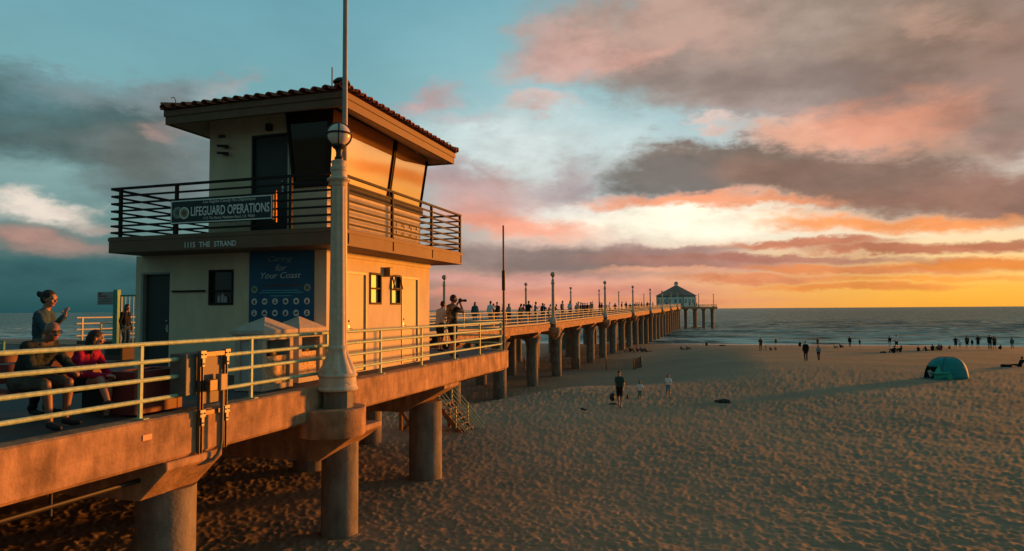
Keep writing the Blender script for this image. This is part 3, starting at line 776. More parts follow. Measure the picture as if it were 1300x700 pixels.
railing('railing', 'pale railing along the left edge of the long pier behind the crowd', [(PL + 0.2, YE), (PL + 0.2, 60), (PL + 0.2, END_Y0)], lambda y: deck_z(y) + 0.17,
        [(PL + 0.2, YE + 0.3 + k * 6.2) for k in range(40)], MATS['rail_paint_far'], r=0.035, pw=0.07, base=False, heights=(1.0, 0.74, 0.48, 0.2))
railing('railing', 'green railing on the far left edge of the platform behind the seated people', [(-35.9, -8), (-35.9, YE)], lambda y: 0.0,
        [(-35.9, -7 + k * 2.6) for k in range(12)], mat('rail_green', (0.20, 0.36, 0.28), 0.5), base=False)
octr = [(CXE + 17.2 * math.cos(R(22.5 + 45 * k)) / math.cos(R(22.5)), CYE + 17.2 * math.sin(R(22.5 + 45 * k)) / math.cos(R(22.5))) for k in range(8)]
per = []
for k in range(-2, 6):
    a = Vector(octr[k % 8]); b = Vector(octr[(k + 1) % 8])
    if k == 5 - 0: pass
    for q in range(6): per.append(tuple(a.lerp(b, q / 6)))
railing('railing', 'pale railing round the platform at the seaward end of the pier', [tuple(v) for v in [octr[6], octr[7], octr[0], octr[1], octr[2], octr[3], octr[4], octr[5]]], lambda y: ZE + 0.05, per, MATS['rail_paint_far'], r=0.04, pw=0.09, base=False)
# sloping hand rails of a ramp beside the green gate
sr = thing('stair_railing', 'sloping green stair railing behind the woman in the red jacket', 'railing', (-22, 17, 0))
for k in range(4):
    MB().tube([(-23.3, 13.4, 1.30 - 0.26 * k), (-21.4, 15.7, 0.52 - 0.26 * k)] if k < 2 else [(-23.3, 13.4, 1.30 - 0.26 * k), (-21.9, 15.1, 0.72 - 0.26 * k)], 0.025, 8).build('rail', GREEN_PAINT, sr)
for x, y, z in ((-23.3, 13.4, 1.3), (-21.4, 15.7, 0.52)): MB().box(x - .03, x + .03, y - .03, y + .03, 0, z).build('post', GREEN_PAINT, sr)

# ------------------------------------------------------------------ street lamps
def street_lamp(label, loc, group):
    t = thing('street_lamp', label, 'street lamp', loc, 0, group)
    L = loc
    MB().prism([(math.cos(R(22.5 + 45 * k)) * 0.29, math.sin(R(22.5 + 45 * k)) * 0.29) for k in range(8)], -0.37, -0.04).build('plinth', PILE, t, smooth=False, local=True)
    MB().lathe([(-0.045, 0.33), (-0.03, 0.365), (0.0, 0.375), (0.02, 0.36), (0.04, 0.345), (0.20, 0.335), (0.215, 0.35), (0.235, 0.36), (0.255, 0.355), (0.275, 0.335)], (0, 0, 0), 48).build('base_drum', LAMP_PAINT, t, local=True, angle=30)
    # scroll relief on the drum
    b = MB()
    for k in range(8):
        a = 2 * math.pi * k / 8 + 0.3
        path = []
        for q in range(13):
            u = (q / 12 - 0.5) * 0.5
            path.append((math.cos(a + u) * 0.337, math.sin(a + u) * 0.337, 0.10 + 0.025 * math.cos(u * 18)))
        b.tube(path, 0.011, 6)
    b.build('relief', LAMP_PAINT, t, local=True)
    MB().lathe([(0.275, 0.33, 0.0), (0.30, 0.335, 0.03), (0.36, 0.31, 0.045), (0.45, 0.27, 0.04), (0.55, 0.225, 0.035), (0.65, 0.19, 0.028), (0.70, 0.185, 0.0), (0.73, 0.20, 0), (0.76, 0.185, 0), (0.78, 0.172, 0.0)], (0, 0, 0), 128, flute=8).build('flared_base', LAMP_PAINT, t, local=True, angle=70)
    MB().lathe([(0.78, 0.165, 0.0), (0.82, 0.163, 0.022), (2.2, 0.148, 0.021), (3.70, 0.130, 0.019), (3.74, 0.130, 0.0)], (0, 0, 0), 128, flute=8).build('fluted_shaft', LAMP_PAINT, t, local=True, angle=70)
    MB().lathe([(3.74, 0.13), (3.76, 0.15), (3.80, 0.155), (3.83, 0.175), (3.85, 0.215), (3.88, 0.22), (3.90, 0.19), (3.92, 0.145), (4.02, 0.14), (4.04, 0.155), (4.10, 0.155), (4.12, 0.13), (4.17, 0.13), (4.19, 0.14), (4.22, 0.14), (4.24, 0.10), (4.25, 0.06)], (0, 0, 0), 40).build('capital', LAMP_PAINT, t, local=True, angle=35)
    MB().lathe([(4.24, 0.075), (4.28, 0.085), (4.31, 0.06), (4.38, 0.055), (4.44, 0.07), (4.47, 0.11), (4.50, 0.13), (4.53, 0.12)], (0, 0, 0), 28).build('neck', DARK_METAL, t, local=True)
    MB().sphere((0, 0, 4.72), 0.215, 32, 20).build('globe', GLOBE, t, local=True, angle=80)
    c = MB()
    for a in (0.55, 0.55 + math.pi / 2):
        c.tube([(0.228 * math.cos(q) * math.cos(a), 0.228 * math.cos(q) * math.sin(a), 4.72 + 0.228 * math.sin(q)) for q in [2 * math.pi * k / 40 for k in range(41)]], 0.017, 8)
    c.tube([(0.23 * math.cos(q), 0.23 * math.sin(q), 4.735) for q in [2 * math.pi * k / 40 for k in range(41)]], 0.018, 8)
    c.lathe([(4.935, 0.075), (4.95, 0.05), (4.965, 0.012)], (0, 0, 0), 20)
    c.build('cage', DARK_METAL, t, local=True)
    return t
lamp0 = street_lamp('big fluted globe street lamp in front of the corner of the lifeguard building', (NEAR_LAMP[0], NEAR_LAMP[1], -0.02), 'globe street lamps on the pier')
ORD = ['first', 'second', 'third', 'fourth', 'fifth', 'sixth', 'seventh', 'eighth']
for k, (x, y) in enumerate(LAMPS_R):
    c = copy_tree(lamp0); c.location = (x, y, deck_z(y)); c['label'] = f"{ORD[k]} globe lamp along the long pier's right edge, counted from the beach"
for k, (x, y) in enumerate(LAMPS_L):
    c = copy_tree(lamp0); c.location = (x, y, deck_z(y)); c['label'] = f"{ORD[k]} globe lamp along the long pier's left edge, counted from the beach"
for x, y, lb in ((-9.6, 271.5, 'globe lamp beside the round house on the end platform, nearer to it'), (-4.3, 280.5, 'globe lamp at the outermost corner of the end platform')):
    c = copy_tree(lamp0); c.location = (x, y, ZE + 0.1); c['label'] = lb

# flag pole behind the near lamp, thin pole at the platform's corner
fp = thing('flagpole', 'tall tapering pole rising behind the near globe lamp', 'flagpole', (-6.93, 11.52, -0.36))
MB().lathe([(0, 0.06), (4, 0.054), (9, 0.045), (12.5, 0.03)], (0, 0, 0), 20).build('pole', mat('pole_paint', (0.36, 0.33, 0.29), 0.5, 0.2, var=.1), fp, local=True)
MB().lathe([(0, 0.11), (0.03, 0.11), (0.05, 0.085), (0.2, 0.08)], (0, 0, 0), 20).build('foot', MATS['pole_paint'], fp, local=True)
MB().sphere((0, 0, 12.56), 0.08, 16, 10).build('finial', METAL, fp, local=True)
tp = thing('pole', 'thin tall pole at the far corner of the platform railing', 'pole', (-7.19, 22.2, 0))
MB().lathe([(0, 0.04), (2.0, 0.04), (2.02, 0.035), (4.28, 0.03)], (0, 0, 0), 14).build('shaft', mat('rust_pole', (0.17, 0.11, 0.085), 0.6, var=.2), tp, local=True)
MB().lathe([(2.05, 0.034), (2.06, 0.062), (2.72, 0.062), (2.74, 0.034)], (0, 0, 0), 14).build('sleeve', DARK_METAL, tp, local=True)

# ------------------------------------------------------------------ round house at the end
rh = thing('round_house', 'white octagonal house with brown hipped roof and cupola at the end of the pier', 'house', (-18.9, 287, ZE + 0.05))
def octa(r, c=(0, 0)): return [(c[0] + r * math.cos(R(22.5 + 45 * k)), c[1] + r * math.sin(R(22.5 + 45 * k))) for k in range(8)]
MB().prism(octa(8.2), 0, 4.6).build('wall', mat('far_white', (0.88, 0.86, 0.78), 0.8, var=.06, scale=.5), rh, local=True, smooth=False)
def cone8(r0, z0, r1, z1):
    mb = MB(); a = octa(r0); b = octa(r1)
    vs = [(x, y, z0) for x, y in a] + [(x, y, z1) for x, y in b]
    return mb.add(vs, [tuple(range(7, -1, -1)), tuple(range(8, 16))] + [(k, (k + 1) % 8, 8 + (k + 1) % 8, 8 + k) for k in range(8)])
cone8(8.9, 4.5, 0.95, 8.6).build('roof', ROOF_END, rh, local=True, smooth=False)
cu_ = MB().prism(octa(0.8), 8.55, 9.7).build('cupola', MATS['far_white'], rh, local=True, smooth=False)
cone8(1.1, 9.7, 0.05, 10.5).build('roof', ROOF_END, cu_, local=True, smooth=False)
MB().prism(octa(8.35), 4.05, 4.48).build('frieze', AQUA, rh, local=True, smooth=False)
for k in range(8):
    a = R(45 * k); n = Vector((math.cos(a), math.sin(a), 0)); t = Vector((-n.y, n.x, 0)); d = 8.2 * math.cos(R(22.5))
    for q in (-1.9, 0.1, 2.0):
        w = MB().obox(n * (d + 0.02) + t * q + Vector((0, 0, 2.35)), 0.12, 1.15, 1.7, rz=a).build('window', mat('far_window', (0.50, 0.58, 0.54), 0.5), rh, local=True, smooth=False)
        MB().obox(n * (d + 0.09) + t * q + Vector((0, 0, 2.35)), 0.02, 0.9, 1.45, rz=a).build('pane', mat('far_pane', (0.30, 0.38, 0.36), 0.3), w, local=True, smooth=False)
    e = Vector((math.cos(R(22.5 + 45 * k)), math.sin(R(22.5 + 45 * k)), 0)) * 8.2
    MB().box(e.x - 0.17, e.x + 0.17, e.y - 0.17, e.y + 0.17, 0.01, 4.04).build('corner_post', AQUA, rh, local=True, smooth=False)

# ------------------------------------------------------------------ the lifeguard building
X0, X1, Y0, Y1 = -13.1, -8.02, 12.64, 17.91      # ground floor
ZS, ZT = 2.70, 3.05                              # balcony slab
CX0, CX1, CY1 = -11.07, -8.02, 17.30             # cabin
bd = thing('lifeguard_building', 'two storey cream lifeguard building with a balcony and a tiled roof on the pier platform', 'building', ((X0 + X1) / 2, (Y0 + Y1) / 2, 0))

def wall_grid(mb, axis, c0, c1, u0, u1, z0, z1, holes):
    us = sorted({u0, u1} | {h[0] for h in holes} | {h[1] for h in holes}); zs = sorted({z0, z1} | {h[2] for h in holes} | {h[3] for h in holes})
    for i in range(len(us) - 1):
        for j in range(len(zs) - 1):
            cu, cz = (us[i] + us[i + 1]) / 2, (zs[j] + zs[j + 1]) / 2
            if any(h[0] < cu < h[1] and h[2] < cz < h[3] for h in holes): continue
            if axis == 'x': mb.box(c0, c1, us[i], us[i + 1], zs[j], zs[j + 1])
            else: mb.box(us[i], us[i + 1], c0, c1, zs[j], zs[j + 1])

FD = (-12.93, -12.12, 0.02, 2.31); FW = (-11.03, -10.37, 1.545, 2.33)
D1 = (13.42, 14.33, 0.02, 2.28); D2 = (16.15, 17.16, 0.02, 2.28); W1 = (14.47, 15.04, 1.545, 2.305); W2 = (15.53, 16.07, 1.545, 2.305)
mb = MB()
wall_grid(mb, 'y', Y0, Y0 + 0.2, X0, X1, 0, ZS - 0.002, [FD, FW])
wall_grid(mb, 'x', X1 - 0.2, X1, Y0 + 0.2, Y1, 0, ZS - 0.002, [D1, D2, W1, W2])
mb.box(X0, X0 + 0.2, Y0 + 0.2, Y1, 0, ZS - 0.002); mb.box(X0 + 0.2, X1 - 0.2, Y1 - 0.2, Y1, 0, ZS - 0.002)
mb.build('ground_floor_wall', STUCCO, bd, smooth=False)
MB().box(X0 + 0.3, X1 - 0.3, Y0 + 0.3, Y1 - 0.3, 0.03, ZS - 0.05).build('dark_interior', BLACK, bd, smooth=False)

def handle(parent, loc, nrm, mt=METAL):
    b = MB(); l = Vector(loc); n = Vector(nrm); t = Vector((-n.y, n.x, 0))
    b.tube([l, l + n * 0.055, l + n * 0.06 + t * 0.09], 0.011, 8)
    b.obox(l + Vector((0, 0, 0.0)), 0.05 if abs(n.y) > .5 else 0.02, 0.02 if abs(n.y) > .5 else 0.05, 0.16)
    b.sphere(l + n * 0.02 + Vector((0, 0, 0.17)), 0.026, 12, 8)
    return b.build('handle', mt, parent)

# front door and window of the ground floor
d = MB().box(FD[0] + .07, FD[1] - .005, Y0 + .08, Y0 + .13, 0.025, FD[3] - .05).build('door', DARK_DOOR, bd, smooth=False, bevel=.004, label='dark ground floor door')
MB().box(FD[0], FD[0] + .065, Y0 - .02, Y0 + .16, .02, FD[3]).box(FD[0] + .065, FD[1], Y0 - .02, Y0 + .16, FD[3] - .045, FD[3]).build('frame', mat('door_frame', (0.30, 0.30, 0.27), .5), d, smooth=False)
handle(d, (FD[1] - .12, Y0 + .075, 1.02), (0, -1, 0))
def window(name, hole, axis, c, out, pane_m, rails, fr_m, lb=None, fw=0.045):
    u0, u1, z0, z1 = hole
    f = MB()
    def bx(a, b, zz0, zz1, d0, d1):
        p, q = sorted((c + out * d0, c + out * d1))
        if axis == 'y': f.box(a, b, p, q, zz0, zz1)
        else: f.box(p, q, a, b, zz0, zz1)
    bx(u0, u0 + fw, z0, z1, -.1, .025); bx(u1 - fw, u1, z0, z1, -.1, .025)
    bx(u0 + fw, u1 - fw, z0, z0 + fw, -.1, .027); bx(u0 + fw, u1 - fw, z1 - fw, z1, -.1, .027)
    for zr in rails: bx(u0 + fw, u1 - fw, zr - .02, zr + .02, -.08, .01)
    w = f.build('window', fr_m, bd, smooth=False, bevel=.004, label=lb)
    p, q = sorted((c - out * .06, c - out * .07)); g = MB()
    if axis == 'y': g.box(u0 + fw * .5, u1 - fw * .5, p, q, z0 + fw * .5, z1 - fw * .5)
    else: g.box(p, q, u0 + fw * .5, u1 - fw * .5, z0 + fw * .5, z1 - fw * .5)
    g.build('pane', pane_m, w, smooth=False)
    return w
w = window('window', FW, 'y', Y0, -1, PANE, [1.86], BROWN_METAL, 'dark square sash window beside the ground floor door')
# things standing on the sill inside
jb = MB()
for k, (x, h) in enumerate(((-10.78, .16), (-10.68, .2), (-10.6, .14))): jb.lathe([(0, .04), (h * .7, .042), (h, .025)], (x, Y0 + .04, 1.6), 12)
jb.build('sill_bottle', mat('pale_plastic', (.35, .36, .34), .5), w)
sh = MB().box(-12.02 * 1.0, -11.12, Y0 - .05, Y0 - .0, 1.845, 1.885).build('wall_ledge', BROWN_METAL, bd, smooth=False)

# side doors and windows in the sunlit wall
for dd in (D1, D2):
    d = MB().box(X1 - .08, X1 - .025, dd[0] + .05, dd[1] - .05, .03, dd[3] - .05).build('door', SIDE_DOOR, bd, smooth=False, bevel=.004, label='sunlit side door')
    fr = MB().box(X1 - .12, X1 + .018, dd[0], dd[0] + .05, .02, dd[3]).box(X1 - .12, X1 + .018, dd[1] - .05, dd[1], .02, dd[3]).box(X1 - .12, X1 + .016, dd[0] + .05, dd[1] - .05, dd[3] - .05, dd[3])
    fr.build('frame', mat('frame_cream', (.62, .50, .36), .5), d, smooth=False)
    handle(d, (X1 - .022, dd[0] + .14, 1.0), (1, 0, 0))
    MB().box(X1 - .022, X1 - .018, dd[0] + .08, dd[1] - .08, .05, .28).build('kick_plate', mat('kick_plate', (.40, .33, .25), .6, .3, var=.15), d, smooth=False)
window('window', W1, 'x', X1, 1, PANE_LIT, [1.93], BROWN_METAL, 'left of the two small side windows', .05)
w2 = window('window', W2, 'x', X1, 1, PANE_LIT, [1.93], BROWN_METAL, 'small side window with its upper sash tilted open', .05)
# opened upper sash
s = MB(); s.bar((X1 + .02, W2[0] + .06, 2.27), (X1 + .10, W2[0] + .06, 1.95), .03, .03); s.bar((X1 + .02, W2[1] - .06, 2.27), (X1 + .10, W2[1] - .06, 1.95), .03, .03)
s.bar((X1 + .10, W2[0] + .05, 1.95), (X1 + .10, W2[1] - .05, 1.95), .03, .03)
s.build('open_sash', BROWN_METAL, w2, smooth=False)
MB().obox((X1 + .08, 15.28, 2.36), .16, .17, .21).obox((X1 + .08, 15.28, 2.245), .12, .13, .03).build('wall_light', mat('light_housing', (.20, .15, .11), .5), bd, smooth=False, bevel=.015)
MB().box(X1 + .003, X1 + .045, Y0 + .6, Y1 - .02, ZS - .12, ZS - .004).build('wall_trim', STUCCO, bd, smooth=False)

# balcony slab
BX0, BX1, BY0, BY1 = -12.95, -7.21, 11.74, 18.40
MB().box(BX0, BX1, BY0, BY1, ZS, ZT).build('balcony_slab', SLAB_PAINT, bd, smooth=False, bevel=.01)
MB().box(BX0 - .012, BX1 + .012, BY0 - .012, BY1 + .012, ZT - .09, ZT - .02).build('slab_band', SLAB_PAINT, bd, smooth=False)
mat('number_letters', (.75, .78, .70), .6)
# balcony railing
br = MB(); HB = [4.12, 3.955, 3.79, 3.625, 3.46, 3.295, 3.15]
loop = [(BX1 - .03, BY0 + .03), (BX1 - .03, BY1 - .03), (BX0 + .03, BY1 - .03), (BX0 + .03, BY0 + .03), (BX1 - .03, BY0 + .03)]
for i, h in enumerate(HB):
    for a, b in zip(loop[:-1], loop[1:]):
        br.bar((*a, h), (*b, h), .055 if i == 0 else .035, .05 if i == 0 else .04)
brail = br.build('balcony_railing', BROWN_METAL, bd, smooth=False)
posts = [(BX1 - .03, y) for y in (12.14, 14.1, 16.3, 18.3)] + [(x, BY0 + .03) for x in (-12.66, -11.14, -8.30, -7.34)] + [(BX0 + .03, y) for y in (13.6, 15.6, 17.6)] + [(x, BY1 - .03) for x in (-11.4, -9.6)]
for x, y in posts:
    MB().box(x - .03, x + .03, y - .03, y + .03, ZT + .002 if x < BX1 - .05 or y < 12.1 else ZT - .30, 4.14).build('post', BROWN_METAL, brail, smooth=False)
st = MB()
for k in range(4): st.bar((-12.2, 15.9, 3.95 - .16 * k), (-11.15, 15.9, 3.15 - .16 * k if k < 1 else 3.10), .04, .04)
st.bar((-12.2, 15.9, 3.06), (-12.2, 15.9, 4.0), .05, .05)
st.build('stair_rail', BROWN_METAL, bd, smooth=False)

# cabin walls
ZSILL, ZG0, ZG1, ZW = 4.05, 4.19, 5.70, 5.72
CD = (-9.93, -8.95, ZT + .02, 5.28)
mb = MB()
wall_grid(mb, 'y', Y0, Y0 + .18, CX0, -8.87, ZT, ZW, [CD])
mb.box(-8.87, CX1, Y0, Y0 + .18, ZT, ZSILL)
mb.box(CX1 - .18, CX1, Y0 + .18, CY1, ZT, ZSILL)
mb.box(CX0, CX0 + .18, Y0 + .18, CY1, ZT, ZW); mb.box(CX0 + .18, CX1 - .18, CY1 - .18, CY1, ZT, ZSILL)
mb.box(CX0 + .18, -9.4, CY1 - .18, CY1, ZSILL, ZW)
mb.build('cabin_wall', STUCCO, bd, smooth=False)
d = MB().box(CD[0] + .04, CD[1] - .09, Y0 + .05, Y0 + .10, ZT + .03, CD[3] - .04).build('cabin_door', DARK_DOOR, bd, smooth=False, bevel=.004)
MB().box(CD[0], CD[0] + .04, Y0 - .015, Y0 + .14, CD[2], CD[3]).box(CD[1] - .09, CD[1] - .045, Y0 - .015, Y0 + .14, CD[2], CD[3]).box(CD[0] + .04, CD[1] - .09, Y0 - .013, Y0 + .14, CD[3] - .04, CD[3]).build('frame', DARK_DOOR, d, smooth=False)
MB().box(CD[1] - .042, CD[1] - .0, Y0 - .02, Y0 + .1, CD[2], CD[3]).build('door_edge', mat('door_edge_white', (.5, .48, .42), .5), d, smooth=False)
handle(d, (CD[1] - .2, Y0 + .045, 4.05), (0, -1, 0))
# sills and outward-leaning glass
TX, TY = 0.20, 0.20
sl_ = MB().box(-8.90, CX1 + .06, Y0 - .06, Y0 + .10, ZSILL, ZG0).box(CX1 - .10, CX1 + .06, Y0 + .10, CY1 + .05, ZSILL, ZG0)
sl_.build('window_sill', BROWN_METAL, bd, smooth=False, bevel=.008)
def quadslab(mb, a, b, c_, d_, th):
    a, b, c_, d_ = map(Vector, (a, b, c_, d_)); n = (b - a).cross(d_ - a).normalized() * th
    vs = [a, b, c_, d_, a - n, b - n, c_ - n, d_ - n]
    return mb.add(vs, [(0, 1, 2, 3), (7, 6, 5, 4), (0, 4, 5, 1), (1, 5, 6, 2), (2, 6, 7, 3), (3, 7, 4, 0)])
YM = 15.40
def cabin_window(lb, a0, a1, t0, t1, mt):
    """a0/a1 bottom corners, t0/t1 top corners; the frame bars run along its edges"""
    f = MB()
    for p, q, w_ in ((a0, t0, .06), (a1, t1, .06), (t0, t1, .07), (a0, a1, .04)): f.bar(p, q, w_, .06)
    fr = f.build('cabin_window', BROWN_METAL, bd, smooth=False, label=lb)
    quadslab(MB(), a0, a1, t1, t0, .012).build('pane', mt, fr, smooth=False)
cabin_window('front cabin window leaning outwards, glass dark in shade', (-8.86, Y0 + .02, ZG0), (CX1 - .03, Y0 + .02, ZG0), (-8.89, Y0 - TY, ZG1), (CX1 + TX - .03, Y0 - TY, ZG1), CABIN_DARK)
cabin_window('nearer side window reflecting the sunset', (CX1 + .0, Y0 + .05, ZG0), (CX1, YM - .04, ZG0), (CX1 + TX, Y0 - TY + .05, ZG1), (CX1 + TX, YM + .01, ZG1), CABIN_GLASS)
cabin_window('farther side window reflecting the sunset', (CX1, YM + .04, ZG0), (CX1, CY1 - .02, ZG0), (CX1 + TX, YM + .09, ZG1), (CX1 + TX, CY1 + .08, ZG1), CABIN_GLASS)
cabin_window('rear cabin window', (CX1 - .05, CY1, ZG0), (-9.35, CY1, ZG0), (CX1 + TX - .05, CY1 + TY - .1, ZG1), (-9.35, CY1 + TY - .1, ZG1), CABIN_DARK)
MB().box(CX0 + .3, CX1 - .35, Y0 + .35, CY1 - .3, ZT + .02, 5.6).build('dark_interior', BLACK, bd, smooth=False)
# vents in the side wall under the glass
vb = MB()
for r_ in range(2):
    for k in range(3):
        y = 15.84 + k * .43; z = 3.31 + r_ * .23
        vb.box(X1 + .002, X1 + .02, y, y + .36, z, z + .03); vb.box(X1 + .002, X1 + .02, y, y + .36, z + .11, z + .14); vb.box(X1 + .002, X1 + .02, y, y + .03, z + .03, z + .11); vb.box(X1 + .002, X1 + .02, y + .33, y + .36, z + .03, z + .11)
vb.build('vent', mat('vent_cream', (.66, .58, .46), .6), bd, smooth=False)
# cameras and lamp on the cabin front
for z in (5.06, 4.90):
    MB().tube([(-10.60, Y0, z), (-10.60, Y0 - .1, z + .01)], .02, 8).tube([(-10.48, Y0 - .10, z + .01), (-10.74, Y0 - .14, z + .035)], [.035, .028], 10).build('camera', DARK_METAL, bd)
MB().obox((-9.45, Y0 - .06, 5.42), .14, .1, .16).build('door_light', DARK_METAL, bd, smooth=False, bevel=.02)
MB().obox((-10.72, Y0 - .03, 5.33), .16, .05, .06).build('speaker_box', DARK_METAL, bd, smooth=False, bevel=.01)

# roof: fascia, sloping soffit, tiles
EX0, EX1, EY0, EY1, ZE0, ZE1 = -11.42, -7.06, 11.70, 17.45, 5.42, 5.72
fa = MB()
fa.box(EX0, EX1, EY0, EY0 + .06, ZE0, ZE1); fa.box(EX0, EX1, EY1 - .06, EY1, ZE0, ZE1)
fa.box(EX0, EX0 + .06, EY0 + .06, EY1 - .06, ZE0, ZE1); fa.box(EX1 - .06, EX1, EY0 + .06, EY1 - .06, ZE0, ZE1)
fa.box(EX0 - .025, EX1 + .025, EY0 - .025, EY0 - .001, ZE1 - .13, ZE1 + .0); fa.box(EX1 + .001, EX1 + .025, EY0 - .001, EY1 + .025, ZE1 - .13, ZE1); fa.box(EX0 - .025, EX0 - .001, EY0 - .001, EY1 + .025, ZE1 - .13, ZE1)
fa.build('fascia', FASCIA, bd, smooth=False, bevel=.006)
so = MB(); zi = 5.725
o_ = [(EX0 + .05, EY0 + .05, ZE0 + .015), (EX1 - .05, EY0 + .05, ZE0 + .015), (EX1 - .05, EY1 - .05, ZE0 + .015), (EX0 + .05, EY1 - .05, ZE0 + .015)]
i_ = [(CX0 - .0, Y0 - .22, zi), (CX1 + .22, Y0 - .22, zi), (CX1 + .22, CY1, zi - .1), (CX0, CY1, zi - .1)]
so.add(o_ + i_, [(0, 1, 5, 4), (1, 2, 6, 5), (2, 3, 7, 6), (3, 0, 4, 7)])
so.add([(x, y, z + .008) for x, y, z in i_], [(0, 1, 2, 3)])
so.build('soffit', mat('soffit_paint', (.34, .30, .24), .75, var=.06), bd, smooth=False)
rf = MB(); zr = ZE1 + .02; SL = math.tan(R(13)); xm = (EX0 + EX1) / 2; hw = (EX1 - EX0) / 2 + .06
A = [(EX0 - .06, EY0 - .06, zr), (EX1 + .06, EY0 - .06, zr), (EX1 + .06, EY1 + .06, zr), (EX0 - .06, EY1 + .06, zr)]
rid = [(xm, EY0 - .06 + hw, zr + hw * SL), (xm, EY1 + .06 - hw, zr + hw * SL)]
rf.add(A + rid, [(0, 1, 4), (1, 2, 5, 4), (2, 3, 5), (3, 0, 4, 5), (3, 2, 1, 0)])
roof = rf.build('roof', mat('roof_pan_tile', (.20, .075, .045), .85, var=.3, scale=5), bd, smooth=False)
tl = MB(); sp = .25; rng = random.Random(4)
def barrel(p0, p1, up, r0, r1):
    p0 = Vector(p0); p1 = Vector(p1); d = (p1 - p0).normalized(); u = d.cross(Vector(up)).normalized(); t = u.cross(d)
    n = 7; vs = []
    for p, r_ in ((p0, r0), (p1, r1)):
        for rr_ in (r_, r_ - .018):
            for k in range(n):
                a = math.pi * k / (n - 1); vs.append(p + u * math.cos(a) * rr_ + t * math.sin(a) * rr_ * .9)
    fs = []
    for k in range(n - 1):
        fs += [(k, k + 1, 2 * n + k + 1, 2 * n + k), (n + k, 3 * n + k, 3 * n + k + 1, n + k + 1), (k, n + k, n + k + 1, k + 1), (2 * n + k, 2 * n + k + 1, 3 * n + k + 1, 3 * n + k)]
    tl.add(vs, fs)
def slope(origin, along, inward, L):
    n = int(L / sp)
    for i in range(n):
        s_ = (i + .5) * L / n; run = min(s_, L - s_, hw)
        q = Vector(origin) + Vector(along) * s_; inw = Vector(inward)
        c0 = -.07
        while c0 < run - .05:
            c1 = min(c0 + .42, run)
            j = rng.uniform(-.012, .012); e = Vector((rng.uniform(-.008, .008), rng.uniform(-.008, .008), 0))
            barrel(q + inw * (c0 + j) + Vector((0, 0, zr + .022 + max(c0, -.07) * SL)) + e, q + inw * (c1 + .04) + Vector((0, 0, zr + .012 + (c1 + .04) * SL)) + e, (0, 0, 1), .092, .076)
            c0 += .40
slope((EX0 - .06, EY0 - .06, 0), (1, 0, 0), (0, 1, 0), EX1 - EX0 + .12)
slope((EX1 + .06, EY0 - .06, 0), (0, 1, 0), (-1, 0, 0), EY1 - EY0 + .12)
slope((EX0 - .06, EY0 - .06, 0), (0, 1, 0), (1, 0, 0), EY1 - EY0 + .12)
slope((EX0 - .06, EY1 + .06, 0), (1, 0, 0), (0, -1, 0), EX1 - EX0 + .12)
for a in A:
    r_ = rid[0] if a[1] < 14 else rid[1]
    for k in range(7):
        p = Vector(a).lerp(Vector(r_), k / 7); q = Vector(a).lerp(Vector(r_), (k + 1.12) / 7)
        barrel(p + Vector((0, 0, .06)), q + Vector((0, 0, .05)), (0, 0, 1), .11, .09)
tl.build('roof_tiles', TILE, roof, angle=50)
# aerials and siren on the eaves
an = MB().tube([(-7.55, 12.05, 5.85), (-7.55, 12.05, 6.36)], .012, 6); an.build('aerial', DARK_METAL, bd)
MB().lathe([(0, .05), (.06, .17), (.09, .17), (.15, .10), (.17, .02)], (-7.30, 12.0, 5.93), 20).tube([(-7.30, 12.0, 5.78), (-7.30, 12.0, 5.95)], .03, 8).build('siren', DARK_METAL, bd)
for p in ((-11.2, 11.75, 5.82), (-7.12, 17.3, 5.82)):
    MB().tube([p, (p[0], p[1], p[2] + .13), (p[0] - .05, p[1], p[2] + .2), (p[0] - .12, p[1], p[2] + .19)], .008, 6).build('wire_aerial', DARK_METAL, bd)

# ------------------------------------------------------------------ signs
def fit_text(name, body, x0, x1, zc, h, y, mt, parent, shear=0.0, bold=0.0):
    cu = bpy.data.curves.new(name, 'FONT'); cu.body = body; cu.size = 1.0; cu.align_x = 'LEFT'; cu.shear = shear; cu.offset = bold; cu.extrude = 0.002; cu.resolution_u = 3
    cu.materials.append(mt)
    o = bpy.data.objects.new(name, cu); COL.objects.link(o)
    bpy.context.view_layer.update()
    bb = [Vector(c) for c in o.bound_box]; ax, bx_ = min(v.x for v in bb), max(v.x for v in bb); ay, by_ = min(v.y for v in bb), max(v.y for v in bb)
    sx = (x1 - x0) / (bx_ - ax); sy = h / (by_ - ay)
    M = Matrix.Translation((x0 - ax * sx, y, zc - h / 2 - ay * sy)) @ Matrix.Rotation(R(90), 4, 'X') @ Matrix.Diagonal((sx, sy, 1, 1))
    o = to_mesh(o); o.parent = parent; o.matrix_local = world_of(parent).inverted() @ M
    return o
for wd, a_, b_ in (('1115', -10.87, -10.60), ('THE', -10.50, -10.22), ('STRAND', -10.12, -9.57)):
    fit_text('number_lettering', wd, a_, b_, 2.805, .115, BY0 - .016, MATS['number_letters'], bd, bold=.015)

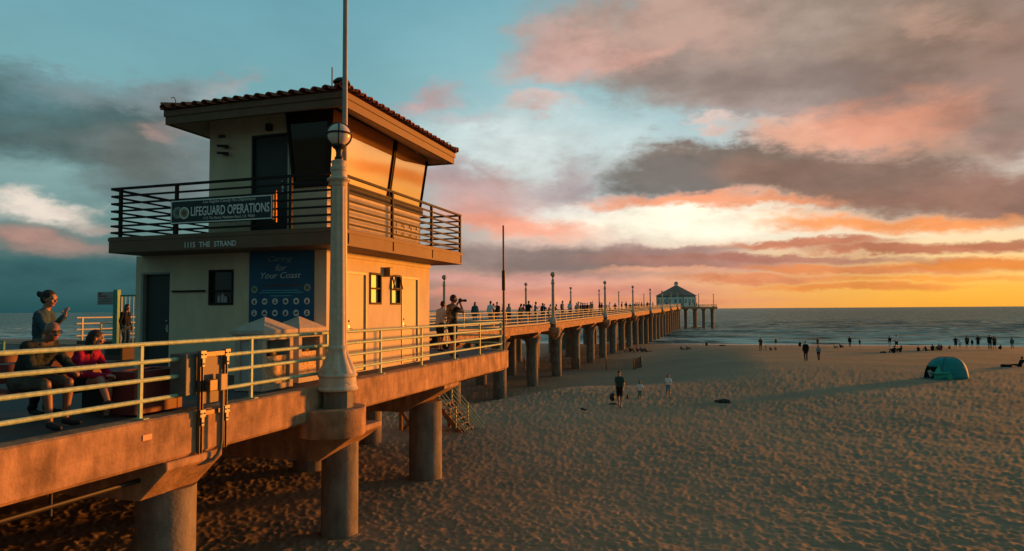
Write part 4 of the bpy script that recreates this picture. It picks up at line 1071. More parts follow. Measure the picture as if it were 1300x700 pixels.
sx0, sx1, sz0, sz1, sy = -11.19, -8.645, 3.245, 3.76, 11.655
sg = thing('sign_board', 'long dark sign reading LIFEGUARD OPERATIONS hung on the balcony railing', 'sign', (sx0 + 1.27, sy + .03, sz0))
pn = MB().box(sx0, sx1, sy, sy + .05, sz0, sz1).build('panel', SIGN_DARK, sg, smooth=False, bevel=.006)
e = .022
MB().box(sx0 + .015, sx1 - .015, sy - .006, sy - .001, sz0 + .015, sz0 + .015 + e).box(sx0 + .015, sx1 - .015, sy - .006, sy - .001, sz1 - .015 - e, sz1 - .015).box(sx0 + .015, sx0 + .015 + e, sy - .006, sy - .001, sz0 + .015 + e, sz1 - .015 - e).box(sx1 - .015 - e, sx1 - .015, sy - .006, sy - .001, sz0 + .015 + e, sz1 - .015 - e).build('border', LETTER, sg, smooth=False)
fit_text('lettering', 'LIFEGUARD OPERATIONS', sx0 + .535, sx1 - .075, sz0 + .255, .195, sy - .004, LETTER, sg, bold=.012)
fit_text('lettering', 'Los Angeles County Fire Department', sx0 + .84, sx0 + 2.14, sz0 + .435, .085, sy - .004, mat('sign_small_text', (.75, .75, .66), .6), sg, shear=.25)
fit_text('lettering', '1115 The Strand, Manhattan Beach, CA  90266', sx0 + .86, sx0 + 2.12, sz0 + .095, .065, sy - .004, MATS['sign_small_text'], sg)
def disc(name, x, y, z, r, mt, parent, th=.004, n=32):
    vs = [(x + r * math.cos(2 * math.pi * k / n), z + r * math.sin(2 * math.pi * k / n)) for k in range(n)]
    return MB().prism(vs, y - th, y, 'y').build(name, mt, parent, smooth=False)
for x, dy, m1 in ((sx0 + .19, 0, (.22, .25, .20)), (sx0 + .365, .005, (.34, .30, .22))):
    e1 = disc('emblem', x, sy - .001 - dy, sz0 + .245 - dy * 3, .125, LETTER if dy else mat('seal_rim', (.30, .33, .27), .6), sg)
    disc('emblem_field', x, sy - .0055 - dy, sz0 + .245 - dy * 3, .10, mat('seal_%d' % (dy * 1000), m1, .6, var=.2, scale=30), e1, .002)
    disc('emblem_core', x, sy - .008 - dy, sz0 + .245 - dy * 3, .055, mat('seal_core_%d' % (dy * 1000), (.10, .12, .09) if not dy else (.20, .10, .06), .6, var=.4, scale=60), e1, .002)
MB().prism([(sx1 + .05 + q, sz0 - .06 + .58 * k / 9 + (.02 if k % 2 else 0)) for k in range(10) for q in (0.0,)] + [(sx1 + .075, sz1 + .06), (sx1 + .085, sz0 - .06)], sy + .0, sy + .03, 'y').build('side_trim', mat('rusty_trim', (.32, .13, .06), .5, .5, var=.4, scale=20), sg, smooth=False)

bx0, bx1, bz0, bz1, by = -9.945, -8.315, .78, 2.69, Y0 - .022
bn = thing('banner', 'blue Caring for Your Coast information board on the shaded front wall', 'banner', ((bx0 + bx1) / 2, by, bz0))
MB().box(bx0, bx1, by, by + .018, bz0, bz1).build('panel', BANNER, bn, smooth=False)
def bz(q): return bz1 - (q - 35) / 427.0 + .03
def bxx(p): return bx0 + (p - 52) / 353.0
yy = by - .004
fit_text('lettering', 'Caring', bxx(222), bxx(440), bz(122), .15, yy, mat('banner_dim_text', (.22, .31, .33), .6), bn, shear=.3)
fit_text('lettering', 'for', bxx(292), bxx(388), bz(198), .135, yy, mat('banner_mid_text', (.42, .50, .52), .6), bn, shear=.3)
fit_text('lettering', 'Your Coast', bxx(160), bxx(515), bz(268), .13, yy, mat('banner_bright_text', (.55, .64, .66), .6), bn, shear=.3)
fit_text('lettering', 'HELP KEEP OUR BEACHES CLEAN', bxx(178), bxx(512), bz(362), .05, yy, BANNER_RED, bn)
for z_, a, b_ in ((408, 172, 495), (428, 145, 535), (457, 245, 430)):
    ln = MB(); rg = random.Random(z_); p = a
    while p < b_:
        w_ = rg.uniform(10, 30); ln.box(bxx(p), bxx(min(b_, p + w_)), by - .003, by - .0005, bz(z_) - .010, bz(z_) + .010); p += w_ + 5
    ln.build('text_line', BANNER_CYAN, bn, smooth=False)
for x, z_ in ((102, 395), (572, 385)):
    e1 = disc('emblem', bxx(x), by - .001, bz(z_), .078, mat('banner_seal', (.36, .38, .28), .6, var=.3, scale=40), bn)
    disc('emblem_core', bxx(x), by - .0055, bz(z_), .048, mat('banner_seal_core', (.10, .17, .13), .6, var=.5, scale=60), e1, .002)
rg = random.Random(9)
for r_, z_ in ((0, 508), (1, 615), (2, 722)):
    for k in range(6):
        x = 102 + 93.6 * k
        ic = disc('pictogram', bxx(x), by - .001, bz(z_), .070, ICON, bn)
        g = MB(); cx_, cz_ = bxx(x), bz(z_); kind_ = (k + 2 * r_) % 5
        if kind_ == 0: g.prism([(cx_ - .03, cz_ - .045), (cx_ + .03, cz_ - .045), (cx_ + .02, cz_ + .03), (cx_ - .02, cz_ + .03)], yy - .005, yy - .0015, 'y')
        elif kind_ == 1: g.prism([(cx_ - .05, cz_ + .02), (cx_ - .01, cz_ + .005), (cx_ + .02, cz_ + .03), (cx_ + .05, cz_ + .02), (cx_ + .03, cz_ - .02), (cx_ - .03, cz_ - .025)], yy - .005, yy - .0015, 'y')
        elif kind_ == 2: g.prism([(cx_ - .04, cz_ - .04), (cx_ + .04, cz_ - .04), (cx_ + .01, cz_), (cx_ + .02, cz_ + .045), (cx_ - .015, cz_ + .045), (cx_ - .01, cz_)], yy - .005, yy - .0015, 'y')
        elif kind_ == 3: g.prism([(cx_ - .05, cz_ - .03), (cx_ + .05, cz_ - .03), (cx_ + .03, cz_ + .01), (cx_, cz_ + .04), (cx_ - .03, cz_ + .01)], yy - .005, yy - .0015, 'y')
        else: g.prism([(cx_ - .045, cz_), (cx_ - .01, cz_ + .03), (cx_ + .045, cz_ + .01), (cx_ + .02, cz_ - .035), (cx_ - .02, cz_ - .03)], yy - .005, yy - .0015, 'y')
        g.build('glyph', ICON_INK, ic, smooth=False)

# ------------------------------------------------------------------ bin enclosures between railing and building
CAP = mat('cap_concrete', (.50, .42, .34), .8, var=.12, scale=6, bump=.2, bscale=60)
MOSAIC = mat('mosaic', (.52, .30, .14), .7, var=.45, scale=26, bump=.3, bscale=80, col2=(.62, .42, .22))
def kiosk(label, xa, xb, ya, yb):
    t = thing('bin_enclosure', label, 'bin', ((xa + xb) / 2, (ya + yb) / 2, 0), 0, 'capped bin enclosures beside the railing')
    i = .06; a, b, c_, d_ = xa + i, xb - i, ya + i, yb - i; zt_ = .965
    MB().box(a, b, c_, d_, 0, .10).build('base', CAP, t, smooth=False, bevel=.01)
    for px_, py_ in ((a, c_), (b - .11, c_), (a, d_ - .11), (b - .11, d_ - .11)): MB().box(px_, px_ + .11, py_, py_ + .11, .101, zt_ - .08).build('corner_post', CAP, t, smooth=False, bevel=.008)
    MB().box(a, b, c_, d_, zt_ - .079, zt_ - .001).build('header', CAP, t, smooth=False, bevel=.006)
    MB().box(b - .075, b - .05, c_ + .112, d_ - .112, .102, .60).build('side_panel', MOSAIC, t, smooth=False)
    MB().box(a + .05, a + .075, c_ + .112, d_ - .112, .102, .60).build('side_panel', MOSAIC, t, smooth=False)
    MB().box(a + .112, b - .112, c_ + .04, c_ + .065, .102, zt_ - .081).build('front_panel', mat('panel_pale', (.40, .44, .42), .6, var=.08), t, smooth=False)
    MB().box(a + .112, b - .112, d_ - .065, d_ - .04, .102, zt_ - .081).build('back_panel', MATS['panel_pale'], t, smooth=False)
    MB().lathe([(.103, .17), (.6, .2), (.62, .21), (.70, .2)], ((a + b) / 2, (c_ + d_) / 2, 0), 24).build('inner_bin', DARK_METAL, t)
    m_ = MB(); zc = zt_ + .10; ax, ay = (xa + xb) / 2, (ya + yb) / 2
    m_.box(xa + .03, xb - .03, ya + .03, yb - .03, zt_, zt_ + .03)
    m_.box(xa, xb, ya, yb, zt_ + .031, zc)
    m_.add([(xa, ya, zc), (xb, ya, zc), (xb, yb, zc), (xa, yb, zc), (ax, ay, 1.30)], [(0, 1, 4), (1, 2, 4), (2, 3, 4), (3, 0, 4)])
    m_.build('cap', CAP, t, smooth=False)
kiosk('nearer capped bin enclosure between the railing and the lifeguard building', -8.36, -7.65, 10.10, 11.11)
kiosk('farther capped bin enclosure, against the building corner beside the lamp', -8.55, -7.85, 11.45, 12.40)

# ------------------------------------------------------------------ electrical box on the beam
eb = thing('electrical_box', 'grey electrical cabinet on a channel frame bolted to the beam by the railing', 'electrical box', (EX + .02, 8.17, 0))
CH = mat('channel_steel', (.16, .12, .09), .5, .6, var=.2, scale=12)
for y in (7.93, 8.42):
    b = MB().box(EX + .012, EX + .022, y - .03, y + .03, -.575, .85).box(EX + .022, EX + .065, y - .03, y - .022, -.575, .85).box(EX + .022, EX + .065, y + .022, y + .03, -.575, .85)
    b.build('channel', CH, eb, smooth=False)
MB().box(EX - .30, EX - .02, 7.72, 8.36, .24, .82).build('cabinet', mat('cabinet_grey', (.12, .12, .11), .5, var=.1), eb, smooth=False, bevel=.012)
MB().box(EX + .0, EX + .012, 7.965, 8.385, .10, .80).build('back_plate', mat('back_plate', (.20, .135, .095), .55, var=.15), eb, smooth=False)
for z in (.80, -.02):
    MB().box(EX + .068, EX + .085, 7.90, 8.45, z - .03, z + .03).build('cross_bar', CH, eb, smooth=False)
    br_ = MB()
    for y in (7.93, 8.42):
        br_.box(EX + .087, EX + .095, y - .05, y + .05, z - .05, z + .05); br_.box(EX + .087, EX + .095, y - .022, y + .022, z - .17, z - .052)
        for q in (-.03, .03): br_.sphere((EX + .10, y + q, z), .012, 8, 6)
        br_.sphere((EX + .10, y, z - .13), .012, 8, 6)
    br_.build('clamp', mat('galv_bright', (.42, .36, .26), .55, .3, var=.1), eb, smooth=False)
MB().obox((EX + .13, 8.24, .39), .10, .13, .24).build('switch_box', mat('switch_box', (.36, .25, .15), .5, var=.1), eb, smooth=False, bevel=.012)
MB().obox((EX + .10, 8.07, .36), .10, .16, .16).build('socket_box', CH, eb, smooth=False, bevel=.01)
MB().tube([(EX + .13, 8.26, .28), (EX + .13, 8.26, -.42), (EX + .12, 8.25, -.55), (EX + .10, 8.22, -.64), (EX + .07, 8.16, -.70), (EX + .0, 8.06, -.73), (EX - .06, 7.98, -.74)], .026, 12).build('conduit', mat('conduit_steel', (.14, .13, .12), .5, .5, var=.2), eb)

# ------------------------------------------------------------------ wooden beach stairs under the platform
ws = thing('wooden_stairs', 'weathered wooden stairs with pale rails going down to the sand under the platform', 'stairs', (-10.0, 25.4, -3.3))
xt, zt_, xb_, zb_ = -10.75, -2.28, -9.75, -3.42
for y in (25.0, 26.15): MB().prism([(xt, zt_), (xt, zt_ - .28), (xb_ - .25, zb_), (xb_ + .02, zb_)], y - .03, y + .03, 'y').build('stringer', WOOD, ws, smooth=False)
for k in range(6):
    u = (k + .5) / 6; MB().box(xt + (xb_ - xt) * u - .12, xt + (xb_ - xt) * u + .12, 25.04, 26.11, zt_ + (zb_ - zt_) * u + .06, zt_ + (zb_ - zt_) * u + .10).build('tread', WOOD, ws, smooth=False)
for y in (24.93, 26.22):
    for k in range(4):
        MB().tube([(xt, y, -1.60 - .19 * k), (xb_ + .42, y, -3.18 - .14 * k if k < 1 else -3.38)] if k < 2 else [(xt, y, -1.60 - .19 * k), (xb_ + .28 - .11 * (k - 2), y, -3.38)], .022, 8).build('hand_rail', RAIL_PAINT, ws)
    for x, z0, z1 in ((xt, -2.3, -1.58), (-10.05, -3.2, -2.35)): MB().box(x - .025, x + .025, y - .025, y + .025, z0, z1).build('rail_post', RAIL_PAINT, ws, smooth=False)
MB().box(-12.5, xt, 24.9, 26.3, -2.36, -2.28).build('landing', WOOD, ws, smooth=False)
for x in (-12.42, -11.6, -10.85):
    for y in (24.98, 26.2): MB().box(x - .06, x + .06, y - .06, y + .06, -4.2, -2.361).build('landing_post', WOOD, ws, smooth=False)
MB().bar((-12.4, 24.86, -2.5), (-11.7, 24.86, -3.5), .05, .14).bar((-11.65, 24.8, -2.5), (-12.2, 24.8, -3.3), .05, .14).build('brace', WOOD, ws, smooth=False)
MB().bar((-12.45, 24.9, -1.2), (-12.45, 24.9, -2.28), .1, .1).bar((-11.3, 24.9, -1.2), (-11.3, 24.9, -2.28), .1, .1).build('upper_post', WOOD, ws, smooth=False)

# ------------------------------------------------------------------ slatted fence on the sand below the long pier
fn = thing('sand_fence', 'low dark slatted fence on the sand beneath the long pier', 'fence', (-17, 77, -5.5))
pts = [(-25.0, 75.0), (-9.97, 78.4), (-9.4, 80.6)]
sb = MB(); rng = random.Random(12)
for (ax, ay), (bx_, by_) in zip(pts[:-1], pts[1:]):
    L = math.hypot(bx_ - ax, by_ - ay); n = int(L / .105)
    for k in range(n):
        x = ax + (bx_ - ax) * k / n; y = ay + (by_ - ay) * k / n; z = sand_z(x, y)
        sb.obox((x, y, z + .62 + rng.uniform(-.04, .04)), .032, .02, 1.2, rz=rng.uniform(-.3, .3), ry=rng.uniform(-.03, .03))
sb.build('slats', mat('fence_slats', (.07, .06, .048), .9, var=.3), fn, smooth=False)
fp_ = [pts[0]] + [(pts[0][0] + (pts[1][0] - pts[0][0]) * k / 5, pts[0][1] + (pts[1][1] - pts[0][1]) * k / 5) for k in range(1, 6)] + [pts[2]]
for x, y in fp_: MB().box(x - .05, x + .05, y - .12, y - .03, sand_z(x, y) - .3, sand_z(x, y) + 1.35).build('post', DARK_METAL, fn, smooth=False)

# ------------------------------------------------------------------ gate, notice, bench, bin at the left
gt = thing('gate', 'green barred metal gate with a tall post at the left of the lifeguard building', 'gate', (-21.6, 20.0, 0))
MB().box(-21.70, -21.50, 19.92, 20.08, 0, 2.24).build('post', GREEN_PAINT, gt, smooth=False, bevel=.01)
gf = MB().box(-21.42, -21.36, 19.97, 20.03, .1, 2.04).box(-20.02, -19.96, 19.97, 20.03, .1, 2.04).box(-21.36, -20.02, 19.97, 20.03, 1.98, 2.04).box(-21.36, -20.02, 19.97, 20.03, .1, .16)
gf.build('gate_frame', mat('gate_pale', (.12, .24, .17), .5), gt, smooth=False)
gb = MB()
for k in range(6): gb.box(-21.2 + .19 * k - .012, -21.2 + .19 * k + .012, 19.985, 20.015, .16, 1.98)
gb.build('bars', MATS['gate_pale'], gt, smooth=False)
MB().box(-22.35, -22.31, 19.97, 20.03, 0, 1.02).box(-22.31, -21.70, 19.98, 20.02, .98, 1.02).box(-22.31, -21.70, 19.98, 20.02, .72, .755).box(-22.31, -21.70, 19.98, 20.02, .46, .495).build('side_rails', MATS['gate_pale'], gt, smooth=False)
ns = thing('notice_board', 'small pale notice with red heading fixed beside the green gate post', 'sign', (-22.1, 19.95, 1.68))
MB().box(-22.46, -21.71, 19.93, 19.95, 1.68, 2.16).build('panel', mat('notice_pale', (.34, .33, .31), .6), ns, smooth=False)
MB().box(-22.42, -22.27, 19.925, 19.929, 2.06, 2.13).box(-22.42, -22.0, 19.925, 19.929, 1.98, 2.03).build('heading', mat('notice_red', (.30, .05, .05), .6), ns, smooth=False)
lb_ = MB()
for k in range(4): lb_.box(-22.40, -21.80 + .03 * (k % 2), 19.925, 19.929, 1.90 - .055 * k, 1.915 - .055 * k)
lb_.build('text_line', ICON_INK, ns, smooth=False)

bc = thing('bench', 'long maroon bench along the railing with two people sitting on it', 'bench', (-8.45, 6.3, 0))
for k in range(4): MB().box(-8.78 + .15 * k, -8.65 + .15 * k, 3.6, 7.95, .40, .445).build('seat_plank', MAROON, bc, smooth=False, bevel=.006)
for k in range(3): MB().bar((-8.86 - .02 * k, 3.6, .55 + .13 * k), (-8.86 - .02 * k, 7.95, .55 + .13 * k), .04, .11).build('back_plank', MAROON, bc, smooth=False, bevel=.006)
for y in (3.9, 5.7, 7.6): MB().box(-8.75, -8.25, y - .05, y + .05, 0.001, .399).build('leg', DARK_METAL, bc, smooth=False)
pb = thing('planter_box', 'maroon wooden box at the end of the bench close to the railing post', 'planter', (-7.78, 7.75, 0))
b_ = MB().box(-8.10, -7.55, 7.30, 7.40, .02, .60).box(-8.10, -7.55, 8.05, 8.15, .02, .60).box(-8.10, -8.0, 7.40, 8.05, .02, .60).box(-7.65, -7.55, 7.40, 8.05, .02, .60)
b_.build('box_side', MAROON, pb, smooth=False, bevel=.01)
MB().box(-8.0, -7.65, 7.40, 8.05, .06, .52).build('soil', mat('soil', (.03, .025, .02), .95), pb, smooth=False)
bn2 = thing('litter_bin', 'brown square litter bin in front of the person in black by the gate', 'bin', (-16.6, 15.6, 0))
MB().box(-16.95, -16.3, 15.3, 15.95, .04, .40).build('body', mat('bin_brown', (.10, .06, .045), .7), bn2, smooth=False, bevel=.02)
MB().box(-16.99, -16.26, 15.26, 15.99, .401, .46).build('lid', MATS['bin_brown'], bn2, smooth=False, bevel=.02)
MB().box(-16.85, -16.4, 15.288, 15.3, .2, .33).build('opening', BLACK, bn2, smooth=False)

# ------------------------------------------------------------------ people: overlapping limb volumes fused into one skin
class Fig:
    REG = ['skin', 'top', 'bottom', 'shoe', 'eye', 'lip']
    def __init__(s): s.p = []
    def cap(s, a, b, ra, rb, reg): s.p.append(('c', Vector(a), Vector(b), ra, rb, reg)); return s
    def ell(s, c, r, reg, M=None): s.p.append(('e', Vector(c), Vector(r), M or Matrix.Identity(3), 0, reg)); return s
    def mesh(s, name, voxel, smooth=4, folds=False):
        bm = bmesh.new()
        for k, a, b, ra, rb, reg in s.p:
            t = bmesh.new()
            if k == 'c':
                for c, r in ((a, ra), (b, rb)): bmesh.ops.create_icosphere(t, subdivisions=2, radius=r, matrix=Matrix.Translation(c))
                bmesh.ops.convex_hull(t, input=t.verts[:])
                bmesh.ops.delete(t, geom=[v for v in t.verts if not v.link_faces], context='VERTS')
            else:
                bmesh.ops.create_icosphere(t, subdivisions=3, radius=1, matrix=Matrix.Translation(a) @ ra.to_4x4() @ Matrix.Diagonal((*b, 1)))
            me = bpy.data.meshes.new('t'); t.to_mesh(me); t.free(); bm.from_mesh(me); bpy.data.meshes.remove(me)
        me = bpy.data.meshes.new('t'); bm.to_mesh(me); bm.free()
        o = bpy.data.objects.new('t', me); COL.objects.link(o)
        rm = o.modifiers.new('r', 'REMESH'); rm.mode = 'VOXEL'; rm.voxel_size = voxel; rm.adaptivity = 0
        sm_ = o.modifiers.new('s', 'SMOOTH'); sm_.factor = 0.5; sm_.iterations = smooth
        dg = bpy.context.evaluated_depsgraph_get(); dg.update()
        out = bpy.data.meshes.new_from_object(o.evaluated_get(dg))
        bpy.data.objects.remove(o); bpy.data.meshes.remove(me)
        out.name = name
        # colour regions: nearest volume
        n = len(out.polygons); C = np.zeros(n * 3); out.polygons.foreach_get('center', C); C = C.reshape(-1, 3)
        best = np.full(n, 1e9); idx = np.zeros(n, int)
        for k, a, b, ra, rb, reg in s.p:
            if k == 'c':
                A = np.array(a); D = np.array(b) - A; L = max(1e-9, D @ D); t = np.clip(((C - A) @ D) / L, 0, 1)
                d = np.linalg.norm(C - (A + t[:, None] * D), axis=1) - (ra + (rb - ra) * t)
            else:
                Q = (C - np.array(a)) @ np.array(ra); d = (np.linalg.norm(Q / np.array(b), axis=1) - 1) * min(b)
            if reg in ('eye', 'lip'): d = d - 0.003
            m_ = d < best; best[m_] = d[m_]; idx[m_] = s.REG.index(reg) if reg in s.REG else 0
        out.materials.clear()
        for q in s.REG: out.materials.append(SKIN)
        out.polygons.foreach_set('material_index', idx.astype(np.int32))
        out.polygons.foreach_set('use_smooth', np.ones(n, bool))
        out.update()
        if folds:
            from mathutils import noise as mn_
            nv_ = len(out.vertices); wgt = np.zeros(nv_); cnt = np.zeros(nv_)
            for p_ in out.polygons:
                q_ = 1.0 if idx[p_.index] in (1, 2) else 0.0
                for v_ in p_.vertices: wgt[v_] += q_; cnt[v_] += 1
            NR = np.zeros(nv_ * 3); out.vertices.foreach_get('normal', NR); NR = NR.reshape(-1, 3); CO = np.zeros(nv_ * 3); out.vertices.foreach_get('co', CO); CO = CO.reshape(-1, 3)
            for v_ in range(nv_):
                w_ = wgt[v_] / max(1, cnt[v_])
                if w_ > 0:
                    c_ = Vector(CO[v_]); k_ = mn_.noise(Vector((c_.x * 7, c_.y * 7, c_.z * 12))) * .016 + abs(mn_.noise(Vector((c_.x * 15 + 5, c_.y * 15, c_.z * 26)))) * -.014 + .004
                    CO[v_] += NR[v_] * k_ * w_
            out.vertices.foreach_set('co', CO.ravel()); out.update()
        return out

def frame(f, u):
    f = Vector(f).normalized(); u = Vector(u); r_ = f.cross(u).normalized(); u = r_.cross(f)
    return f, u, r_, Matrix((r_, f, u)).transposed()

def head(F, H, c, f, u, detail, fem):
    f, u, r_, M = frame(f, u); c = Vector(c)
    F.ell(c + u * .02 * H, (.074 * H, .094 * H, .098 * H), 'skin', M)
    F.ell(c + f * .018 * H - u * .052 * H, (.055 * H, .066 * H, .068 * H), 'skin', M)          # jaw
    F.cap(c + f * .088 * H - u * .0 * H, c + f * .108 * H - u * .028 * H, .010 * H, .016 * H, 'skin')   # nose
    for s_ in (-1, 1): F.ell(c + r_ * s_ * .076 * H - f * .004 * H - u * .008 * H, (.012 * H, .022 * H, .033 * H), 'skin', M)
    if detail:
        F.ell(c + f * .052 * H - u * .088 * H, (.028 * H, .028 * H, .022 * H), 'skin', M)          # chin
        F.cap(c + f * .086 * H + u * .026 * H - r_ * .045 * H, c + f * .086 * H + u * .026 * H + r_ * .045 * H, .010 * H, .010 * H, 'skin')   # brow
        for s_ in (-1, 1):
            F.ell(c + f * .082 * H + r_ * s_ * .032 * H + u * .004 * H, (.013 * H, .012 * H, .009 * H), 'eye', M)
            F.ell(c + f * .07 * H + r_ * s_ * .042 * H - u * .03 * H, (.022 * H, .022 * H, .02 * H), 'skin', M)
        F.cap(c + f * .086 * H - r_ * .022 * H - u * .058 * H, c + f * .086 * H + r_ * .022 * H - u * .058 * H, .009 * H, .009 * H, 'lip')

def hair(style, H, c, f, u, voxel):
    f, u, r_, M = frame(f, u); c = Vector(c); G = Fig()
    G.ell(c + u * .042 * H - f * .012 * H, (.083 * H, .097 * H, .090 * H), 'skin', M)
    G.ell(c + u * .005 * H - f * .040 * H, (.080 * H, .070 * H, .088 * H), 'skin', M)
    if style == 'long':
        for s_ in (-1, 1): G.cap(c + r_ * s_ * .066 * H - f * .02 * H, c + r_ * s_ * .075 * H - f * .035 * H - u * .20 * H, .034 * H, .026 * H, 'skin')
        G.cap(c - f * .06 * H, c - f * .075 * H - u * .24 * H, .07 * H, .045 * H, 'skin')
    if style == 'bun':
        G.ell(c - f * .125 * H + u * .055 * H, (.046 * H, .046 * H, .044 * H), 'skin', M)
        G.ell(c - f * .155 * H + u * .075 * H, (.026 * H, .028 * H, .03 * H), 'skin', M)
        for s_ in (-1, 1): G.cap(c + r_ * s_ * .074 * H + u * .0 * H, c + r_ * s_ * .072 * H - f * .02 * H - u * .05 * H, .018 * H, .012 * H, 'skin')
    return G.mesh('hair', voxel, 3)

def hand(F, H, w, d, n, curl, detail):
    """w wrist, d direction of the hand, n back-of-hand normal"""
    w = Vector(w); d = Vector(d).normalized(); n = Vector(n); n = (n - d * n.dot(d)).normalized(); s_ = d.cross(n)
    if not detail:
        F.cap(w, w + d * .085 * H, .030 * H, .026 * H, 'skin'); F.cap(w + d * .04 * H, w + d * .075 * H + s_ * .035 * H, .012 * H, .010 * H, 'skin'); return
    M = Matrix((s_, d, n)).transposed()
    F.ell(w + d * .048 * H, (.040 * H, .052 * H, .016 * H), 'skin', M)
    for k, (o, L) in enumerate(((-.030, .068), (-.010, .078), (.010, .074), (.029, .058))):
        b = w + d * .088 * H + s_ * o * H; p = b
        dirv = d.copy()
        for q in range(3):
            a = curl * (.55 + .35 * q); dirv = (d * math.cos(a * (q + 1) * .6) - n * math.sin(a * (q + 1) * .6)).normalized()
            e = p + dirv * L * H * (.45, .32, .25)[q]
            F.cap(p, e, (.0105 - .0012 * q) * H, (.0095 - .0012 * q) * H, 'skin'); p = e
    b = w + d * .025 * H + s_ * -.036 * H; k1 = b + (d * .7 - s_ * .7 - n * .1) * .036 * H
    F.cap(b, k1, .014 * H, .012 * H, 'skin'); F.cap(k1, k1 + (d * .9 - s_ * .25 - n * .35).normalized() * .034 * H, .012 * H, .0095 * H, 'skin')

def body(J, sleeve='long', legs='long', fem=False, detail=False, H=1.0, bulk=1.0, shoes=True, curl=(.5, .5), hand_n=None, hand_d=None):
    """J: joints in metres for a 1.75 m adult; H scales thickness"""
    F = Fig(); V = {k: Vector(v) for k, v in J.items()}
    f, u = V['f'], V['u']
    hc = V['head']; nb = V['neck']; pe = V['pelvis']
    F.cap(nb, hc - frame(f, u)[1] * .05 * H, .056 * H, .050 * H, 'skin')
    head(F, H, hc, f, u, detail, fem)
    sL, sR, hL, hR = V['sL'], V['sR'], V['hL'], V['hR']
    bk = bulk * (.92 if fem else 1)
    mid = (nb + pe) / 2
    F.cap(sL, sR, .068 * H * bk, .068 * H * bk, 'top')
    F.cap(nb, nb + (sL - nb) * .6, .060 * H, .062 * H, 'top'); F.cap(nb, nb + (sR - nb) * .6, .060 * H, .062 * H, 'top')
    for sh, hp in ((sL, hL), (sR, hR)):
        a = nb + (sh - nb) * .52 - (nb - pe) * .12; b = pe + (hp - pe) * .75 + (nb - pe) * .22
        F.cap(a, b, .108 * H * bk, (.094 if fem else .104) * H * bk, 'top')
    F.cap(mid, pe + (nb - pe) * .05, .115 * H * bk, .125 * H * bk, 'top')
    F.cap(hL, hR, .112 * H * bk, .112 * H * bk, 'bottom')
    F.ell(pe, (.15 * H, .125 * H, .11 * H), 'bottom')
    for s_ in 'LR':
        sh, el, wr = V['s' + s_], V['e' + s_], V['w' + s_]
        lo = 'top' if sleeve == 'long' else 'skin'
        if sleeve == 'long':
            F.cap(sh, el, .062 * H * bk, .050 * H * bk, 'top'); F.cap(el, wr, .050 * H * bk, .036 * H, 'top')
        else:
            mid_ = sh.lerp(el, .6); F.cap(sh, mid_, .066 * H * bk, .060 * H * bk, 'top'); F.cap(sh, el, .050 * H, .042 * H, 'skin'); F.cap(el, wr, .042 * H, .028 * H, 'skin')
        dd = (wr - el).normalized() if not hand_d else Vector(hand_d['LR'.index(s_)])
        nn = Vector(hand_n['LR'.index(s_)]) if hand_n else (Vector((1 if s_ == 'R' else -1, 0.2, 0)))
        hand(F, H * 1.0, wr, dd, nn, curl['LR'.index(s_)], detail)
        hp, kn, an, to = V['h' + s_], V['k' + s_], V['a' + s_], V['t' + s_]
        if legs == 'long':
            F.cap(hp, kn, .094 * H * bk, .066 * H, 'bottom'); F.cap(kn, an, .066 * H, .054 * H, 'bottom')
        else:
            q = .85 if legs == 'short' else .55
            F.cap(hp, hp.lerp(kn, q), .096 * H * bk, .080 * H, 'bottom'); F.cap(hp, kn, .08 * H, .054 * H, 'skin')
            calf = kn.lerp(an, .3); F.cap(kn, calf, .052 * H, .056 * H, 'skin'); F.cap(calf, an, .056 * H, .036 * H, 'skin')
        rg_ = 'shoe' if shoes else 'skin'
        F.cap(an + Vector((0, 0, -.03 * H)), an.lerp(to, .55) + Vector((0, 0, -.02 * H)), .044 * H, .042 * H, rg_); F.cap(an.lerp(to, .4) + Vector((0, 0, -.03 * H)), to, .040 * H, .030 * H, rg_)
    return F

def stand(lean=0.0, step=0.0, arms='down', look=0.0):
    """figure facing +y, feet at z = 0, 1.75 m"""
    l = math.sin(lean)
    def up(z): return z * l if z > .9 else 0
    J = dict(pelvis=(0, -.02, .94), neck=(0, -.01 + up(1.44) - up(.94) * .9, 1.44), head=(math.sin(look) * .01, .035 + (1.60 - .94) * l, 1.615), f=(math.sin(look), math.cos(look), -.06), u=(0, 0, 1),
             hL=(-.092, -.01, .90), hR=(.092, -.01, .90), kL=(-.10, .03 + step * .5, .49), kR=(.10, .03 - step * .35, .49), aL=(-.105, -.03 + step, .085), aR=(.105, -.03 - step, .085 + abs(step) * .15))
    for s_, q in (('L', -1), ('R', 1)):
        J['t' + s_] = (J['a' + s_][0] + q * .03, J['a' + s_][1] + .17, J['a' + s_][2] - .05)
        sy_ = (1.40 - .94) * l
        J['s' + s_] = (q * .175, -.02 + sy_, 1.39)
        if arms == 'down': e, w = (q * .235, -.05 + sy_ * .6 - step * q * .3, 1.11), (q * .235, .03 + sy_ * .6 - step * q * .9, .87)
        elif arms == 'rail': e, w = (q * .25, .13 + sy_, 1.14), (q * .17, .38 + sy_, 1.10)
        elif arms == 'camera': e, w = (q * .27, .20, 1.24), (q * .085, .20, 1.50)
        elif arms == 'hips': e, w = (q * .36, -.10, 1.13), (q * .19, .03, 1.0)
        elif arms == 'one': e, w = ((q * .25, .16, 1.14), (q * .13, .36, 1.36)) if q > 0 else ((q * .235, -.05, 1.11), (q * .235, .03, .87))
        J['e' + s_], J['w' + s_] = e, w
    return J

